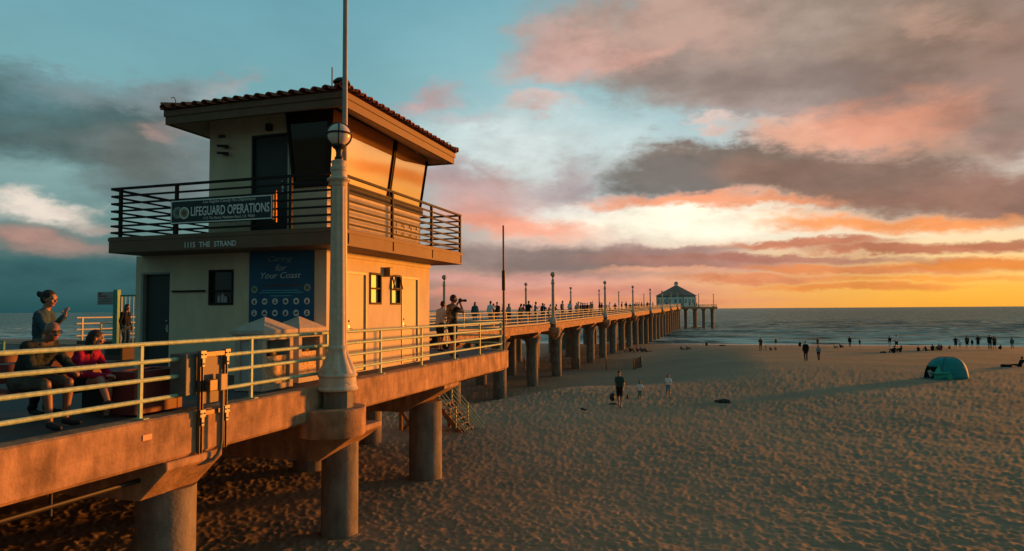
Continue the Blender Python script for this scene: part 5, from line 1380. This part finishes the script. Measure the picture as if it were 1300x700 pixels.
def sit_ground(knees='up', lean=-.25):
    J = dict(pelvis=(0, 0, .12), neck=(0, .5 * math.sin(lean), .12 + .50 * math.cos(lean)), head=(0, .66 * math.sin(lean) + .07, .12 + .67 * math.cos(lean)), f=(0, 1, -.05), u=(0, 0, 1), hL=(-.09, .02, .11), hR=(.09, .02, .11))
    for s_, q in (('L', -1), ('R', 1)):
        n_ = Vector(J['neck'])
        J['s' + s_] = (q * .17, n_.y, n_.z - .05)
        if knees == 'up':
            J['k' + s_] = (q * .13, .40, .42); J['a' + s_] = (q * .12, .58, .07); J['e' + s_] = (q * .22, n_.y + .2, .42); J['w' + s_] = (q * .08, .42, .40)
        else:
            J['k' + s_] = (q * .11, .46, .16); J['a' + s_] = (q * .12, .88, .07); J['e' + s_] = (q * .25, n_.y - .12, .36); J['w' + s_] = (q * .27, n_.y - .16, .09)
        a = J['a' + s_]; J['t' + s_] = (a[0] + q * .03, a[1] + .15, a[2] + (.02 if knees == 'up' else .12))
    return J

CACHE = {}
def variant(pose, sleeve, legs, hairst, fem):
    key = (pose, sleeve, legs, hairst, fem)
    if key in CACHE: return CACHE[key]
    if pose == 'stand': J = stand(0.02, .03)
    elif pose == 'walk': J = stand(0.06, .17)
    elif pose == 'lean': J = stand(0.32, .02, 'rail')
    elif pose == 'hips': J = stand(0.0, .04, 'hips')
    elif pose == 'look': J = stand(0.02, .02, 'one', .5)
    elif pose == 'sit': J = sit_ground('up')
    elif pose == 'lounge': J = sit_ground('flat', -.42)
    b = body(J, sleeve, legs, fem, False, 1.0).mesh('person', .030, 3)
    h = hair(hairst, 1.0, J['head'], J['f'], J['u'], .026)
    CACHE[key] = (b, h); return CACHE[key]

def dress(o, mats):
    for i, q in enumerate(mats):
        o.material_slots[i].link = 'OBJECT'; o.material_slots[i].material = q

def person(label, loc, face, top, bottom, pose='stand', sleeve='long', legs='long', hairst='short', fem=False, H=1.75, group=None, skin=None, hmat=None):
    """face: compass heading in degrees, 0 looks out to sea along the pier, 90 along the beach to the right"""
    b, h = variant(pose, sleeve, legs, hairst, fem)
    o = bpy.data.objects.new('person', b); COL.objects.link(o)
    o.location = loc; o.rotation_euler = (0, 0, -R(face)); k = H / 1.75; o.scale = (k, k, k)
    dress(o, [skin or SKIN, cloth(top), cloth(bottom), BLACK, EYE, LIP])
    c = bpy.data.objects.new('hair', h); COL.objects.link(c); c.parent = o; dress(c, [hmat or HAIR] * 6)
    return tag(o, label, 'person', group)

# crowd along the pier's right railing
PIER_CROWD = [  # x, y, clothing, pose, hair, height, place along the pier
    (-16.75, 45.17, 'teal', 'stand', 'long', 1.66, 'first from the thin pole towards the first right lamp'),
    (-16.75, 48.46, 'white', 'stand', 'short', 1.75, 'second from the thin pole towards the first right lamp'),
    (-17.65, 51.74, 'grey', 'stand', 'short', 1.6, 'third from the thin pole towards the first right lamp'),
    (-16.75, 50.03, 'black', 'stand', 'short', 1.7, 'fourth from the thin pole towards the first right lamp'),
    (-16.75, 51.6, 'grey', 'stand', 'long', 1.62, 'fifth from the thin pole towards the first right lamp'),
    (-16.75, 53.05, 'pale', 'stand', 'long', 1.6, 'sixth from the thin pole towards the first right lamp'),
    (-16.75, 55.83, 'teal', 'lean', 'long', 1.6, 'seventh from the thin pole towards the first right lamp'),
    (-17.35, 58.68, 'brown', 'lean', 'short', 1.6, 'eighth from the thin pole towards the first right lamp'),
    (-16.75, 58.88, 'black', 'stand', 'short', 1.86, 'ninth from the thin pole towards the first right lamp'),
    (-16.75, 61.2, 'lightblue', 'stand', 'short', 1.8, 'tenth from the thin pole towards the first right lamp'),
    (-16.75, 63.71, 'navy', 'stand', 'short', 1.68, 'eleventh from the thin pole towards the first right lamp'),
    (-17.55, 67.39, 'navy', 'stand', 'short', 1.6, 'twelfth from the thin pole towards the first right lamp'),
    (-16.75, 66.02, 'pink', 'lean', 'short', 1.55, 'thirteenth from the thin pole towards the first right lamp'),
    (-16.75, 68.54, 'black', 'lean', 'short', 1.55, 'first past the first right-hand lamp'),
    (-16.75, 72.18, 'grey', 'stand', 'short', 1.9, 'second past the first right-hand lamp'),
    (-16.75, 76.03, 'white', 'stand', 'long', 1.9, 'third past the first right-hand lamp'),
    (-16.75, 79.61, 'pale', 'stand', 'short', 1.66, 'fourth past the first right-hand lamp'),
    (-17.75, 85.32, 'black', 'stand', 'short', 1.8, 'fifth past the first right-hand lamp'),
    (-16.75, 82.1, 'navy', 'stand', 'short', 1.72, 'sixth past the first right-hand lamp'),
    (-17.55, 87.34, 'brown', 'stand', 'long', 1.66, 'seventh past the first right-hand lamp'),
    (-16.75, 84.6, 'red', 'stand', 'short', 1.66, 'eighth past the first right-hand lamp'),
    (-17.45, 89.85, 'black', 'stand', 'short', 1.66, 'ninth past the first right-hand lamp'),
    (-16.75, 88.28, 'teal', 'stand', 'short', 1.75, 'tenth past the first right-hand lamp'),
    (-17.55, 93.77, 'black', 'stand', 'short', 1.82, 'eleventh past the first right-hand lamp'),
    (-16.75, 95.32, 'black', 'stand', 'short', 1.72, 'twelfth past the first right-hand lamp'),
    (-17.55, 101.56, 'navy', 'stand', 'long', 1.66, 'thirteenth past the first right-hand lamp'),
    (-16.75, 100.29, 'black', 'stand', 'short', 1.66, 'first past the second right-hand lamp'),
    (-16.75, 103.89, 'white', 'stand', 'short', 1.7, 'second past the second right-hand lamp'),
    (-16.75, 109.36, 'red', 'stand', 'long', 1.62, 'third past the second right-hand lamp'),
    (-16.75, 116.88, 'navy', 'stand', 'short', 1.8, 'fourth past the second right-hand lamp'),
    (-16.75, 122.12, 'black', 'stand', 'short', 1.82, 'fifth past the second right-hand lamp'),
    (-16.75, 127.4, 'brown', 'stand', 'long', 1.5, 'sixth past the second right-hand lamp'),
    (-16.75, 131.94, 'navy', 'stand', 'short', 1.7, 'first past the third right-hand lamp'),
    (-17.65, 142.2, 'black', 'stand', 'short', 1.7, 'second past the third right-hand lamp'),
    (-16.75, 138.08, 'teal', 'stand', 'long', 1.66, 'third past the third right-hand lamp'),
    (-16.75, 141.37, 'pink', 'stand', 'short', 1.7, 'fourth past the third right-hand lamp'),
    (-17.45, 151.74, 'black', 'stand', 'short', 1.75, 'fifth past the third right-hand lamp'),
    (-16.75, 150.65, 'brown', 'stand', 'short', 1.6, 'sixth past the third right-hand lamp'),
    (-16.75, 156.96, 'red', 'stand', 'short', 1.8, 'seventh past the third right-hand lamp'),
    (-16.75, 162.75, 'black', 'stand', 'short', 1.8, 'first past the fourth right-hand lamp'),
    (-17.45, 176.42, 'navy', 'stand', 'short', 1.7, 'second past the fourth right-hand lamp'),
    (-16.75, 180.7, 'black', 'stand', 'long', 1.66, 'third past the fourth right-hand lamp'),
    (-16.75, 196.91, 'black', 'stand', 'short', 1.85, 'first past the fifth right-hand lamp'),
    (-16.75, 212.0, 'navy', 'stand', 'short', 1.75, 'second past the fifth right-hand lamp'),
]

COLWORD = {'teal': 'a teal top', 'white': 'a white top', 'grey': 'a grey top', 'black': 'black', 'pale': 'a pale top', 'brown': 'a brown top', 'lightblue': 'a light blue shirt', 'navy': 'navy', 'pink': 'a pink top', 'red': 'a red top'}
rng = random.Random(3)
for i, (x, y, c_, pose, hs, H, where) in enumerate(PIER_CROWD):
    fem = hs == 'long'
    p_ = pose if pose == 'lean' else rng.choice(['stand', 'stand', 'hips', 'look'])
    person(f'person in {COLWORD[c_]}, {where}', (x, y, deck_z(y) + .20), rng.choice([90, 70, 110, 40, 150, 20]) if pose != 'lean' else 90, c_, rng.choice(['black', 'navy', 'denim', 'khaki', 'grey']), p_, rng.choice(['long', 'short']), rng.choice(['long', 'long', 'short']), hs, fem, H * 1.07, 'people along the pier railing')
for i, (x, y, H, w_) in enumerate(((-13.2, 276, 1.75, 'first of the small dark figures in front of the round house'), (-11.4, 276.5, 1.7, 'second of the small dark figures in front of the round house'), (-10.6, 277, 1.72, 'third of the small dark figures, beside the round house'), (-16.0, 271.5, 1.7, 'small dark figure at the corner where pier and end platform meet'))):
    person(w_, (x, y, ZE + .06), 200, 'black', 'black', 'stand', H=H, group='people on the end platform')

# people on the beach: x, y, height, heading, top, bottom, pose, hair, label
BEACH = [
    (4.6, 101.7, 1.72, 200, 'brown', 'khaki', 'look', 'short', 'short', 'tall person standing with two children at the waterline, left of the walking pair'),
    (5.3, 102.2, .75, 120, 'red', 'navy', 'stand', 'short', 'short', 'toddler standing next to the tall person at the waterline'),
    (6.0, 104.2, 1.0, 150, 'brown', 'brown', 'sit', 'short', 'short', 'child in brown crouching on the sand near the tall person'),
    (6.7, 104.6, 1.0, 170, 'pink', 'red', 'sit', 'short', 'long', 'child in pink sitting on the sand near the tall person'),
    (9.1, 140, 1.25, 10, 'navy', 'navy', 'stand', 'short', 'short', 'single child standing in the wash left of the seated couple'),
    (12.0, 126, 1.7, 0, 'black', 'black', 'sit', 'long', 'short', 'dark seated person at the water behind the walking man'),
    (7.5, 73.4, 1.86, 195, 'black', 'black', 'walk', 'long', 'short', 'man in black walking up the beach, the left of the walking pair'),
    (15.0, 128, 1.4, 0, 'brown', 'brown', 'stand', 'short', 'long', 'small figure in brown at the water between the walking pair'),
    (8.9, 75.4, 1.45, 205, 'lightblue', 'navy', 'walk', 'long', 'long', 'shorter person in a light top walking up the beach, the right of the walking pair'),
    (15.8, 114.5, 1.3, 90, 'pale', 'brown', 'sit', 'short', 'short', 'pale seated person at the water right of the walking pair'),
    (17.1, 118, 1.3, 60, 'black', 'black', 'sit', 'long', 'short', 'dark seated person at the water right of the pale one'),
    (19.7, 126, 1.65, 20, 'black', 'navy', 'stand', 'long', 'short', 'lone dark bather standing at the water in the middle of the beach'),
    (23.2, 138, 1.2, 0, 'teal', 'teal', 'stand', 'short', 'short', 'small teal figure in the wash right of the lone dark bather'),
    (23.06, 113.2, 1.85, 340, 'black', 'white', 'look', 'short', 'short', 'person in pale trousers standing behind the seated pair, left'),
    (24.3, 115.0, 1.95, 350, 'white', 'black', 'hips', 'short', 'short', 'person in a white top and dark trousers standing behind the seated pair'),
    (20.5, 98.6, 1.75, 330, 'black', 'black', 'sit', 'long', 'short', 'dark seated person, the left of the pair below the white top'),
    (21.8, 101.1, 1.7, 320, 'black', 'brown', 'sit', 'long', 'long', 'dark seated person, the right of the pair below the white top'),
    (25.0, 105.9, 1.35, 20, 'black', 'navy', 'sit', 'long', 'short', 'small seated person alone between the two seated groups'),
    (26.4, 107.8, 1.35, 40, 'navy', 'black', 'lounge', 'long', 'short', 'reclining person at the left end of the group behind the tent'),
    (27.3, 108.2, 1.75, 10, 'black', 'black', 'sit', 'long', 'short', 'largest seated figure in the group behind the tent'),
    (28.9, 111.5, 1.75, 350, 'grey', 'black', 'sit', 'long', 'short', 'grey seated person at the back of the group behind the tent'),
    (28.4, 108.5, 1.6, 330, 'red', 'brown', 'sit', 'short', 'long', 'seated person in red at the right end of the group behind the tent'),
    (32.0, 117.9, 1.0, 0, 'brown', 'black', 'sit', 'short', 'short', 'small child sitting at the water left of the standing row'),
    (32.9, 118.2, 1.72, 10, 'black', 'navy', 'hips', 'short', 'short', 'first of the standing row at the water, in black'),
    (34.5, 122, 1.2, 20, 'white', 'pale', 'stand', 'short', 'short', 'child in white catching the light in the standing row'),
    (34.9, 120, 1.85, 0, 'brown', 'black', 'stand', 'short', 'short', 'tall person in brown just right of the child in white'),
    (36.5, 120.5, 1.9, 350, 'black', 'olive', 'hips', 'short', 'short', 'tall person with hands on hips in the middle of the standing row'),
    (41.5, 140, 1.3, 0, 'black', 'black', 'stand', 'short', 'short', 'bather far out in the surf behind the standing row'),
    (36.8, 116.6, 2.0, 15, 'black', 'black', 'look', 'short', 'short', 'left of the tall dark couple at the right of the beach'),
    (37.5, 117.0, 1.85, 0, 'brown', 'black', 'stand', 'short', 'long', 'right of the tall dark couple at the right of the beach'),
    (38.3, 117.2, 1.3, 0, 'black', 'black', 'sit', 'long', 'short', 'seated dark child beside the tall couple at the right of the beach'),
    (41.4, 122, 1.6, 0, 'teal', 'teal', 'stand', 'long', 'long', 'person in teal standing near the right edge of the beach'),
    (24.2, 69.8, 1.75, 330, 'black', 'black', 'lounge', 'long', 'short', 'dark person reclining on the sand right of the tent'),
    (-14.7, 111, 1.75, 60, 'black', 'brown', 'sit', 'long', 'short', 'dark seated person, leftmost of the group beside the pier piles'),
    (-15.6, 110.9, 1.6, 80, 'pale', 'grey', 'sit', 'short', 'long', 'pale seated person half behind the pier piles'),
    (-13.6, 111.3, 1.85, 90, 'red', 'brown', 'sit', 'short', 'short', 'seated person in red in the group beside the pier piles'),
    (-12.9, 111.5, 1.8, 40, 'lightblue', 'navy', 'sit', 'short', 'short', 'seated person in light blue in the group beside the pier piles'),
    (-12.2, 111.6, 1.5, 60, 'navy', 'black', 'lounge', 'long', 'short', 'reclining person at the right end of the group beside the pier piles'),
    (-6.9, 115.9, 1.3, 70, 'black', 'black', 'lounge', 'long', 'short', 'left of two people lying on the sand right of the pier'),
    (-6.0, 115.2, 1.35, 70, 'grey', 'navy', 'sit', 'long', 'short', 'right of two people on the sand right of the pier'),
    (-3.4, 130.5, 1.5, 10, 'black', 'black', 'sit', 'long', 'short', 'dark person sitting alone at the edge of the foam right of the pier'),
    (-4.35, 36.5, 1.05, 185, 'white', 'sage', 'walk', 'short', 'long', 'small child in a white top and green shorts beside the man in dark clothes'),
    (-3.1, 39.05, 1.2, 175, 'white', 'lightblue', 'walk', 'short', 'long', 'child in a white shirt walking alone on the sand'),
]
for (x, y, H, fc, tp_, bt_, pose, slv, hs, lb) in BEACH:
    z = max(sand_z(x, y), WATER_Z + .02) + (.0 if pose in ('sit', 'lounge') else .0)
    person(lb, (x, y, z), fc, tp_, bt_, pose, slv, 'short' if slv == 'short' and pose in ('walk', 'stand', 'hips') else 'long', hs, hs == 'long', H * 1.08, 'people on the beach')
# man in dark clothes with a bag
o = person('man in a dark green shirt and shorts walking up the sand with a big bag', (-5.1, 34.4, sand_z(-5.1, 34.4) + .02), 190, 'darkgreen', 'black', 'walk', 'short', 'short', 'short', False, 1.78)
bag = thing('bag', 'big black bag carried by the man in the dark green shirt', 'bag', (-5.44, 34.25, sand_z(-5.1, 34.4) + .45), 0)
Fb = Fig().ell((0, 0, .06), (.15, .22, .20), 'skin').ell((0, .05, -.02), (.14, .2, .14), 'skin')
bm_ = Fb.mesh('bag_body', .04, 3); bo = bpy.data.objects.new('bag_body', bm_); COL.objects.link(bo); bo.parent = bag; dress(bo, [BLACK] * 6)
MB().tube([(.0, -.12, .2), (.06, -.06, .34), (.10, .0, .38), (.06, .08, .34), (0, .13, .2)], .014, 6).build('handle', BLACK, bag, local=True)
sat = thing('satchel', 'small brown satchel hanging at the other side of the man in the dark green shirt', 'bag', (-4.72, 34.5, sand_z(-5, 34.4) + .50), 0)
MB().obox((0, 0, 0), .10, .22, .2, rx=.2).build('pouch', cloth('brown'), sat, local=True, smooth=False, bevel=.03)
MB().tube([(0, -.08, .09), (-.08, -.04, .5), (-.16, 0, .8)], .010, 6).build('strap', BLACK, sat, local=True)

# ------------------------------------------------------------------ tent, kelp, gull
tx, ty, tz = 14.9, 56.0, sand_z(14.9, 56.0)
tn = thing('beach_tent', 'teal pop-up beach tent standing on the sand at the right', 'tent', (tx, ty, tz), R(17))
vs = []; fs = []; nu, nv = 20, 10
for j in range(nv + 1):
    t = j / nv * math.pi / 2
    for i in range(nu):
        a = 2 * math.pi * i / nu
        ex = math.copysign(abs(math.cos(a)) ** .8, math.cos(a)); ey = math.copysign(abs(math.sin(a)) ** .8, math.sin(a))
        k = math.cos(t) ** .62
        sag = 1 - .05 * abs(math.sin(2 * a)) * math.sin(2 * t)
        vs.append((ex * 1.42 * k * sag + .12 * math.sin(t), ey * 1.05 * k * sag, 1.5 * math.sin(t) ** 1.05))
for j in range(nv):
    for i in range(nu):
        a = (i + .5) / nu * 2 * math.pi; hole = math.pi * .92 < a < math.pi * 1.25 and j < 4
        if not hole: fs.append((j * nu + i, j * nu + (i + 1) % nu, (j + 1) * nu + (i + 1) % nu, (j + 1) * nu + i))
c = MB().add(vs, fs).build('canopy', TENT, tn, local=True, angle=80)
sd = c.modifiers.new('thick', 'SOLIDIFY'); sd.thickness = .012
pl_ = MB()
for a in (math.pi * .9, math.pi * 1.3, math.pi * .1, -math.pi * .3):
    pl_.tube([(1.44 * math.cos(a) * math.cos(t) ** .62 + .12 * math.sin(t), 1.07 * math.sin(a) * math.cos(t) ** .62, 1.52 * math.sin(t)) for t in [k * math.pi / 22 for k in range(12)]], .014, 6)
pl_.build('tent_pole', DARK_METAL, tn, local=True)
MB().prism([(-1.44, -.95), (-1.1, -1.0), (-.2, -1.06), (.1, -1.02), (-.1, -.55), (-1.3, -.1)], .40, .43).build('door_flap', TENT, tn, local=True)
MB().add([(-1.30, -.72, .42), (-.35, -1.02, .45), (-.25, -.72, 1.05), (-.6, -.5, 1.28)], [(0, 1, 2, 3)]).add([(-1.32, -.75, .05), (-.2, -1.10, .04), (-.25, -1.06, .45), (-1.30, -.74, .42)], [(0, 1, 2, 3)]).build('side_panel', TENT_LIGHT, tn, local=True, label='lighter green side panel')
MB().add([(1.44 * .95, -.35, .05), (1.44 * .97, .05, .05), (1.20, .04, .95), (.82, -.1, 1.30), (1.05, -.42, .95)], [(0, 1, 2, 3, 4)]).build('sunlit_panel', mat('tent_sunlit', (.50, .44, .36), .7), tn, local=True, label='pale panel lit by the sun')  # sunlit strip of the canopy, painted as a pale panel
MB().box(-1.35, 1.3, -.95, .95, .005, .03).build('ground_sheet', TENT, tn, local=True)
person('dark person lying half inside the teal tent', (tx - 1.05, ty - .55, tz + .04), 60, 'pale', 'black', 'sit', 'long', 'long', 'short', False, 1.5)

def clump(name, label, cat, x, y, sx, sy, sz, seed, mt):
    rg = random.Random(seed); F = Fig()
    for k in range(9):
        F.ell((rg.uniform(-.4, .4) * sx, rg.uniform(-.4, .4) * sy, rg.uniform(0, .3) * sz), (sx * rg.uniform(.12, .25), sy * rg.uniform(.12, .28), sz * rg.uniform(.3, .6)), 'skin')
    for k in range(14):
        a = rg.uniform(0, 6.28); F.cap((0, 0, sz * .2), (math.cos(a) * sx * .55, math.sin(a) * sy * .55, sz * rg.uniform(0, .7)), .025, .012, 'skin')
    me = F.mesh(name, .025, 2); o = bpy.data.objects.new(name, me); COL.objects.link(o); dress(o, [mt] * 6)
    o.location = (x, y, sand_z(x, y)); return tag(o, label, cat)
clump('kelp_heap', 'dark heap of dried kelp lying alone on the open sand', 'kelp', -.2, 37.7, .85, .5, .22, 3, KELP)
clump('kelp_heap', 'tiny dark lump of kelp near the waterline left of the seated pair', 'kelp', 19.2, 98.2, .7, .5, .3, 5, KELP)
clump('kelp_heap', 'low lump of kelp at the waterline right of the pier', 'kelp', -.6, 128.5, 1.3, .7, .25, 6, KELP)
clump('clothes_bundle', 'dark bundle on the sand beside the person reclining right of the tent', 'bundle', 23.1, 69.6, .7, .5, .35, 8, cloth('black'))
clump('towel', 'brown crumpled towel on the sand behind the man in the dark green shirt', 'towel', -5.55, 35.2, .4, .3, .15, 9, cloth('brown'))
Fg = Fig().cap((0, -.12, .13), (0, .08, .16), .05, .062, 'top').cap((0, .08, .17), (0, .14, .24), .04, .03, 'skin').ell((0, .155, .255), (.03, .038, .03), 'skin').cap((0, .18, .25), (0, .225, .242), .012, .006, 'lip').cap((0, -.12, .135), (0, -.27, .12), .035, .012, 'bottom').cap((-.025, .0, .12), (-.025, .0, .01), .009, .008, 'lip').cap((.025, .0, .12), (.025, .0, .01), .009, .008, 'lip').cap((-.05, .06, .16), (-.035, -.22, .135), .03, .012, 'bottom').cap((.05, .06, .16), (.035, -.22, .135), .03, .012, 'bottom')
g_ = bpy.data.objects.new('gull', Fg.mesh('gull', .010, 2)); COL.objects.link(g_); dress(g_, [WHITE, cloth('grey'), cloth('black'), BLACK, EYE, mat('beak', (.4, .25, .05), .5)])
g_.location = (-6.48, 31.98, sand_z(-6.48, 31.98) + .02); g_.rotation_euler = (0, 0, R(60)); tag(g_, 'dark gull standing alone on the sand left of the man with the bag', 'bird')

# ------------------------------------------------------------------ people close by on the platform
def near_person(label, J, loc, face, mats, hair_style, H=1.0, scale=1.0, hm=HAIR, **kw):
    F = body(J, detail=True, H=1.0, **kw)
    o = bpy.data.objects.new('person', F.mesh('person', .0105, 4, True)); COL.objects.link(o)
    o.location = loc; o.rotation_euler = (0, 0, -R(face)); o.scale = (scale,) * 3
    dress(o, mats)
    if hair_style:
        c = bpy.data.objects.new('hair', hair(hair_style, 1.0, J['head'], J['f'], J['u'], .012)); COL.objects.link(c); c.parent = o; dress(c, [hm] * 6)
    WORLD_OF[o.name] = Matrix.Translation(loc) @ Matrix.Rotation(-R(face), 4, 'Z') @ Matrix.Diagonal((scale, scale, scale, 1))
    return tag(o, label, 'person')

# seated man, leaning forward, forearms on the thighs
Jm = dict(pelvis=(0, 0, .545), neck=(0, .23, .98), head=(.0, .37, 1.135), f=(.25, .95, -.12), u=(0, .12, 1), hL=(-.10, .03, .52), hR=(.10, .03, .52),
          sL=(-.185, .215, .95), sR=(.185, .215, .95), eL=(-.27, .36, .70), eR=(.27, .38, .72), wL=(-.12, .58, .66), wR=(.02, .60, .665),
          kL=(-.16, .47, .52), kR=(.18, .49, .53), aL=(-.15, .44, .09), aR=(.17, .54, .09), tL=(-.18, .61, .035), tR=(.20, .71, .035))
mn = near_person('seated bald man in an olive jacket and glasses leaning forward on the bench', Jm, (-8.30, 6.36, 0.0), 84, [SKIN_TAN, cloth('olive'), cloth('khaki'), BLACK, EYE, LIP], None, scale=1.03, sleeve='long', legs='short', bulk=1.15, curl=(.9, .9), hand_n=[(0, .2, 1), (0, .2, 1)])
gl = MB(); hc = Vector(Jm['head']); f_, u_, r_, M_ = frame(Jm['f'], Jm['u'])
for s_ in (-1, 1):
    cc = hc + f_ * .098 + r_ * s_ * .034 + u_ * .006
    gl.tube([cc + r_ * math.cos(q) * .027 + u_ * math.sin(q) * .022 for q in [2 * math.pi * k / 16 for k in range(17)]], .0035, 6)
    gl.tube([cc + r_ * s_ * .027, hc + r_ * s_ * .084 + u_ * .012, hc + r_ * s_ * .084 - f_ * .02 + u_ * .004], .003, 6)
gl.tube([hc + f_ * .10 - r_ * .008 + u_ * .008, hc + f_ * .10 + r_ * .008 + u_ * .008], .003, 6)
go = gl.build('glasses', BLACK, None); go.parent = mn
cl = Fig().cap((-.09, .24, 1.0), (.09, .24, 1.0), .055, .055, 'skin').cap((-.06, .28, .985), (.06, .28, .985), .045, .045, 'skin')
co = bpy.data.objects.new('collar', cl.mesh('collar', .012, 3)); COL.objects.link(co); co.parent = mn; dress(co, [cloth('khaki')] * 6)
cup = thing('phone', 'small phone with a bright edge held by the seated man', 'phone', (-7.76, 6.13, .735), R(10))
MB().box(-.03, .03, -.055, .055, -.004, .004).build('phone_body', BLACK, cup, local=True, bevel=.003)
MB().box(-.027, .027, -.05, .05, .0042, .0048).build('screen', mat('dark_screen', (.02, .02, .025), .1), cup, local=True, smooth=False)

# seated woman in the red jacket
Jw = dict(pelvis=(0, 0, .545), neck=(-.05, .16, 1.00), head=(-.07, .27, 1.165), f=(-.55, .80, -.06), u=(-.10, .05, 1), hL=(-.10, .03, .52), hR=(.10, .03, .52),
          sL=(-.22, .15, .965), sR=(.12, .17, .965), eL=(-.31, .24, .70), eR=(.25, .30, .70), wL=(-.11, .46, .655), wR=(.06, .52, .66),
          kL=(-.10, .46, .54), kR=(.12, .50, .60), aL=(-.12, .42, .09), aR=(.28, .74, .34), tL=(-.14, .59, .035), tR=(.34, .88, .30))
wm = near_person('smiling seated woman with long dark hair in a crimson jacket on the bench', Jw, (-8.34, 7.07, -0.06), 80, [SKIN, cloth('crimson'), cloth('black'), BLACK, EYE, LIP], 'long', scale=.95, sleeve='long', legs='capri', fem=True, bulk=1.12, curl=(.8, .8), hand_n=[(0, .2, 1), (0, .2, 1)])

# standing woman with the bun, forearm raised
Js = stand(0.04, .03, 'one', .0)
Js['sR'] = (.155, .03, 1.385); Js['sL'] = (-.155, -.02, 1.385); Js['eR'] = (.22, .20, 1.17); Js['wR'] = (.17, .40, 1.36)
near_person('standing woman with a bun and a denim jacket behind the bench, one hand raised', Js, (-9.0, 7.15, 0.0), 74, [SKIN, cloth('denim'), cloth('black'), BLACK, EYE, LIP], 'bun', scale=.985, sleeve='long', legs='long', fem=True, bulk=1.06, curl=(.5, .9), hand_d=[(0, 0, -1), (0.05, .25, 1)], hand_n=[(-1, 0, 0), (.9, -.3, .2)])
# person in black by the gate
near_person('person in black with curly dark hair and jeans standing by the green gate', stand(0.02, .02, 'down', .3), (-20.1, 19.0, 0.0), 80, [SKIN, cloth('black'), cloth('denim'), BLACK, EYE, LIP], 'long', scale=.97, sleeve='long', legs='long', fem=True, bulk=1.12)
# photographer and companion
CAMO = mat('camo_cloth', (.05, .055, .045), .85, var=.75, scale=7, bump=.15, bscale=30, spec=.15, col2=(.16, .15, .115), detail=1.0)
Jc = stand(0.0, .03, 'camera', .12)
near_person('tall man in a camouflage shirt taking a photograph at the railing', Jc, (-7.72, 18.9, 0.02), 42, [SKIN_TAN, CAMO, cloth('black'), BLACK, EYE, LIP], 'short', scale=1.055, sleeve='short', legs='short', bulk=1.18, curl=(.9, .9), hand_d=[(.6, .25, .3), (-.6, .25, .3)], hand_n=[(-.3, .2, .9), (.3, .2, .9)])
ck = 1.055; Mc = Matrix.Translation((-7.72, 18.9, .02)) @ Matrix.Rotation(-R(42), 4, 'Z')
cmr = thing('camera', 'black camera held to the eye by the man in the camouflage shirt', 'camera', Mc @ Vector((0.02, .245, 1.66)), -R(42))
MB().box(-.07, .07, -.035, .035, -.045, .045).box(-.03, .03, -.03, .03, .045, .07).build('camera_body', BLACK, cmr, local=True, bevel=.008)
MB().tube([(0, .035, 0), (0, .09, 0), (0, .20, 0)], [.036, .034, .042], 16).build('lens', BLACK, cmr, local=True)
Jp = stand(0.16, .03, 'rail', -.1)
near_person('person in a pale grey shirt and dark shorts beyond the photographer', Jp, (-9.15, 21.3, 0.02), 30, [SKIN_TAN, cloth('pale'), cloth('black'), BLACK, EYE, LIP], 'short', scale=.97, sleeve='short', legs='short', bulk=1.1)
person('person in dark clothes sitting at the corner of the building behind the companion', (-9.9, 21.9, .02), 60, 'black', 'black', 'sit', 'long', 'long', 'short', False, 1.9)
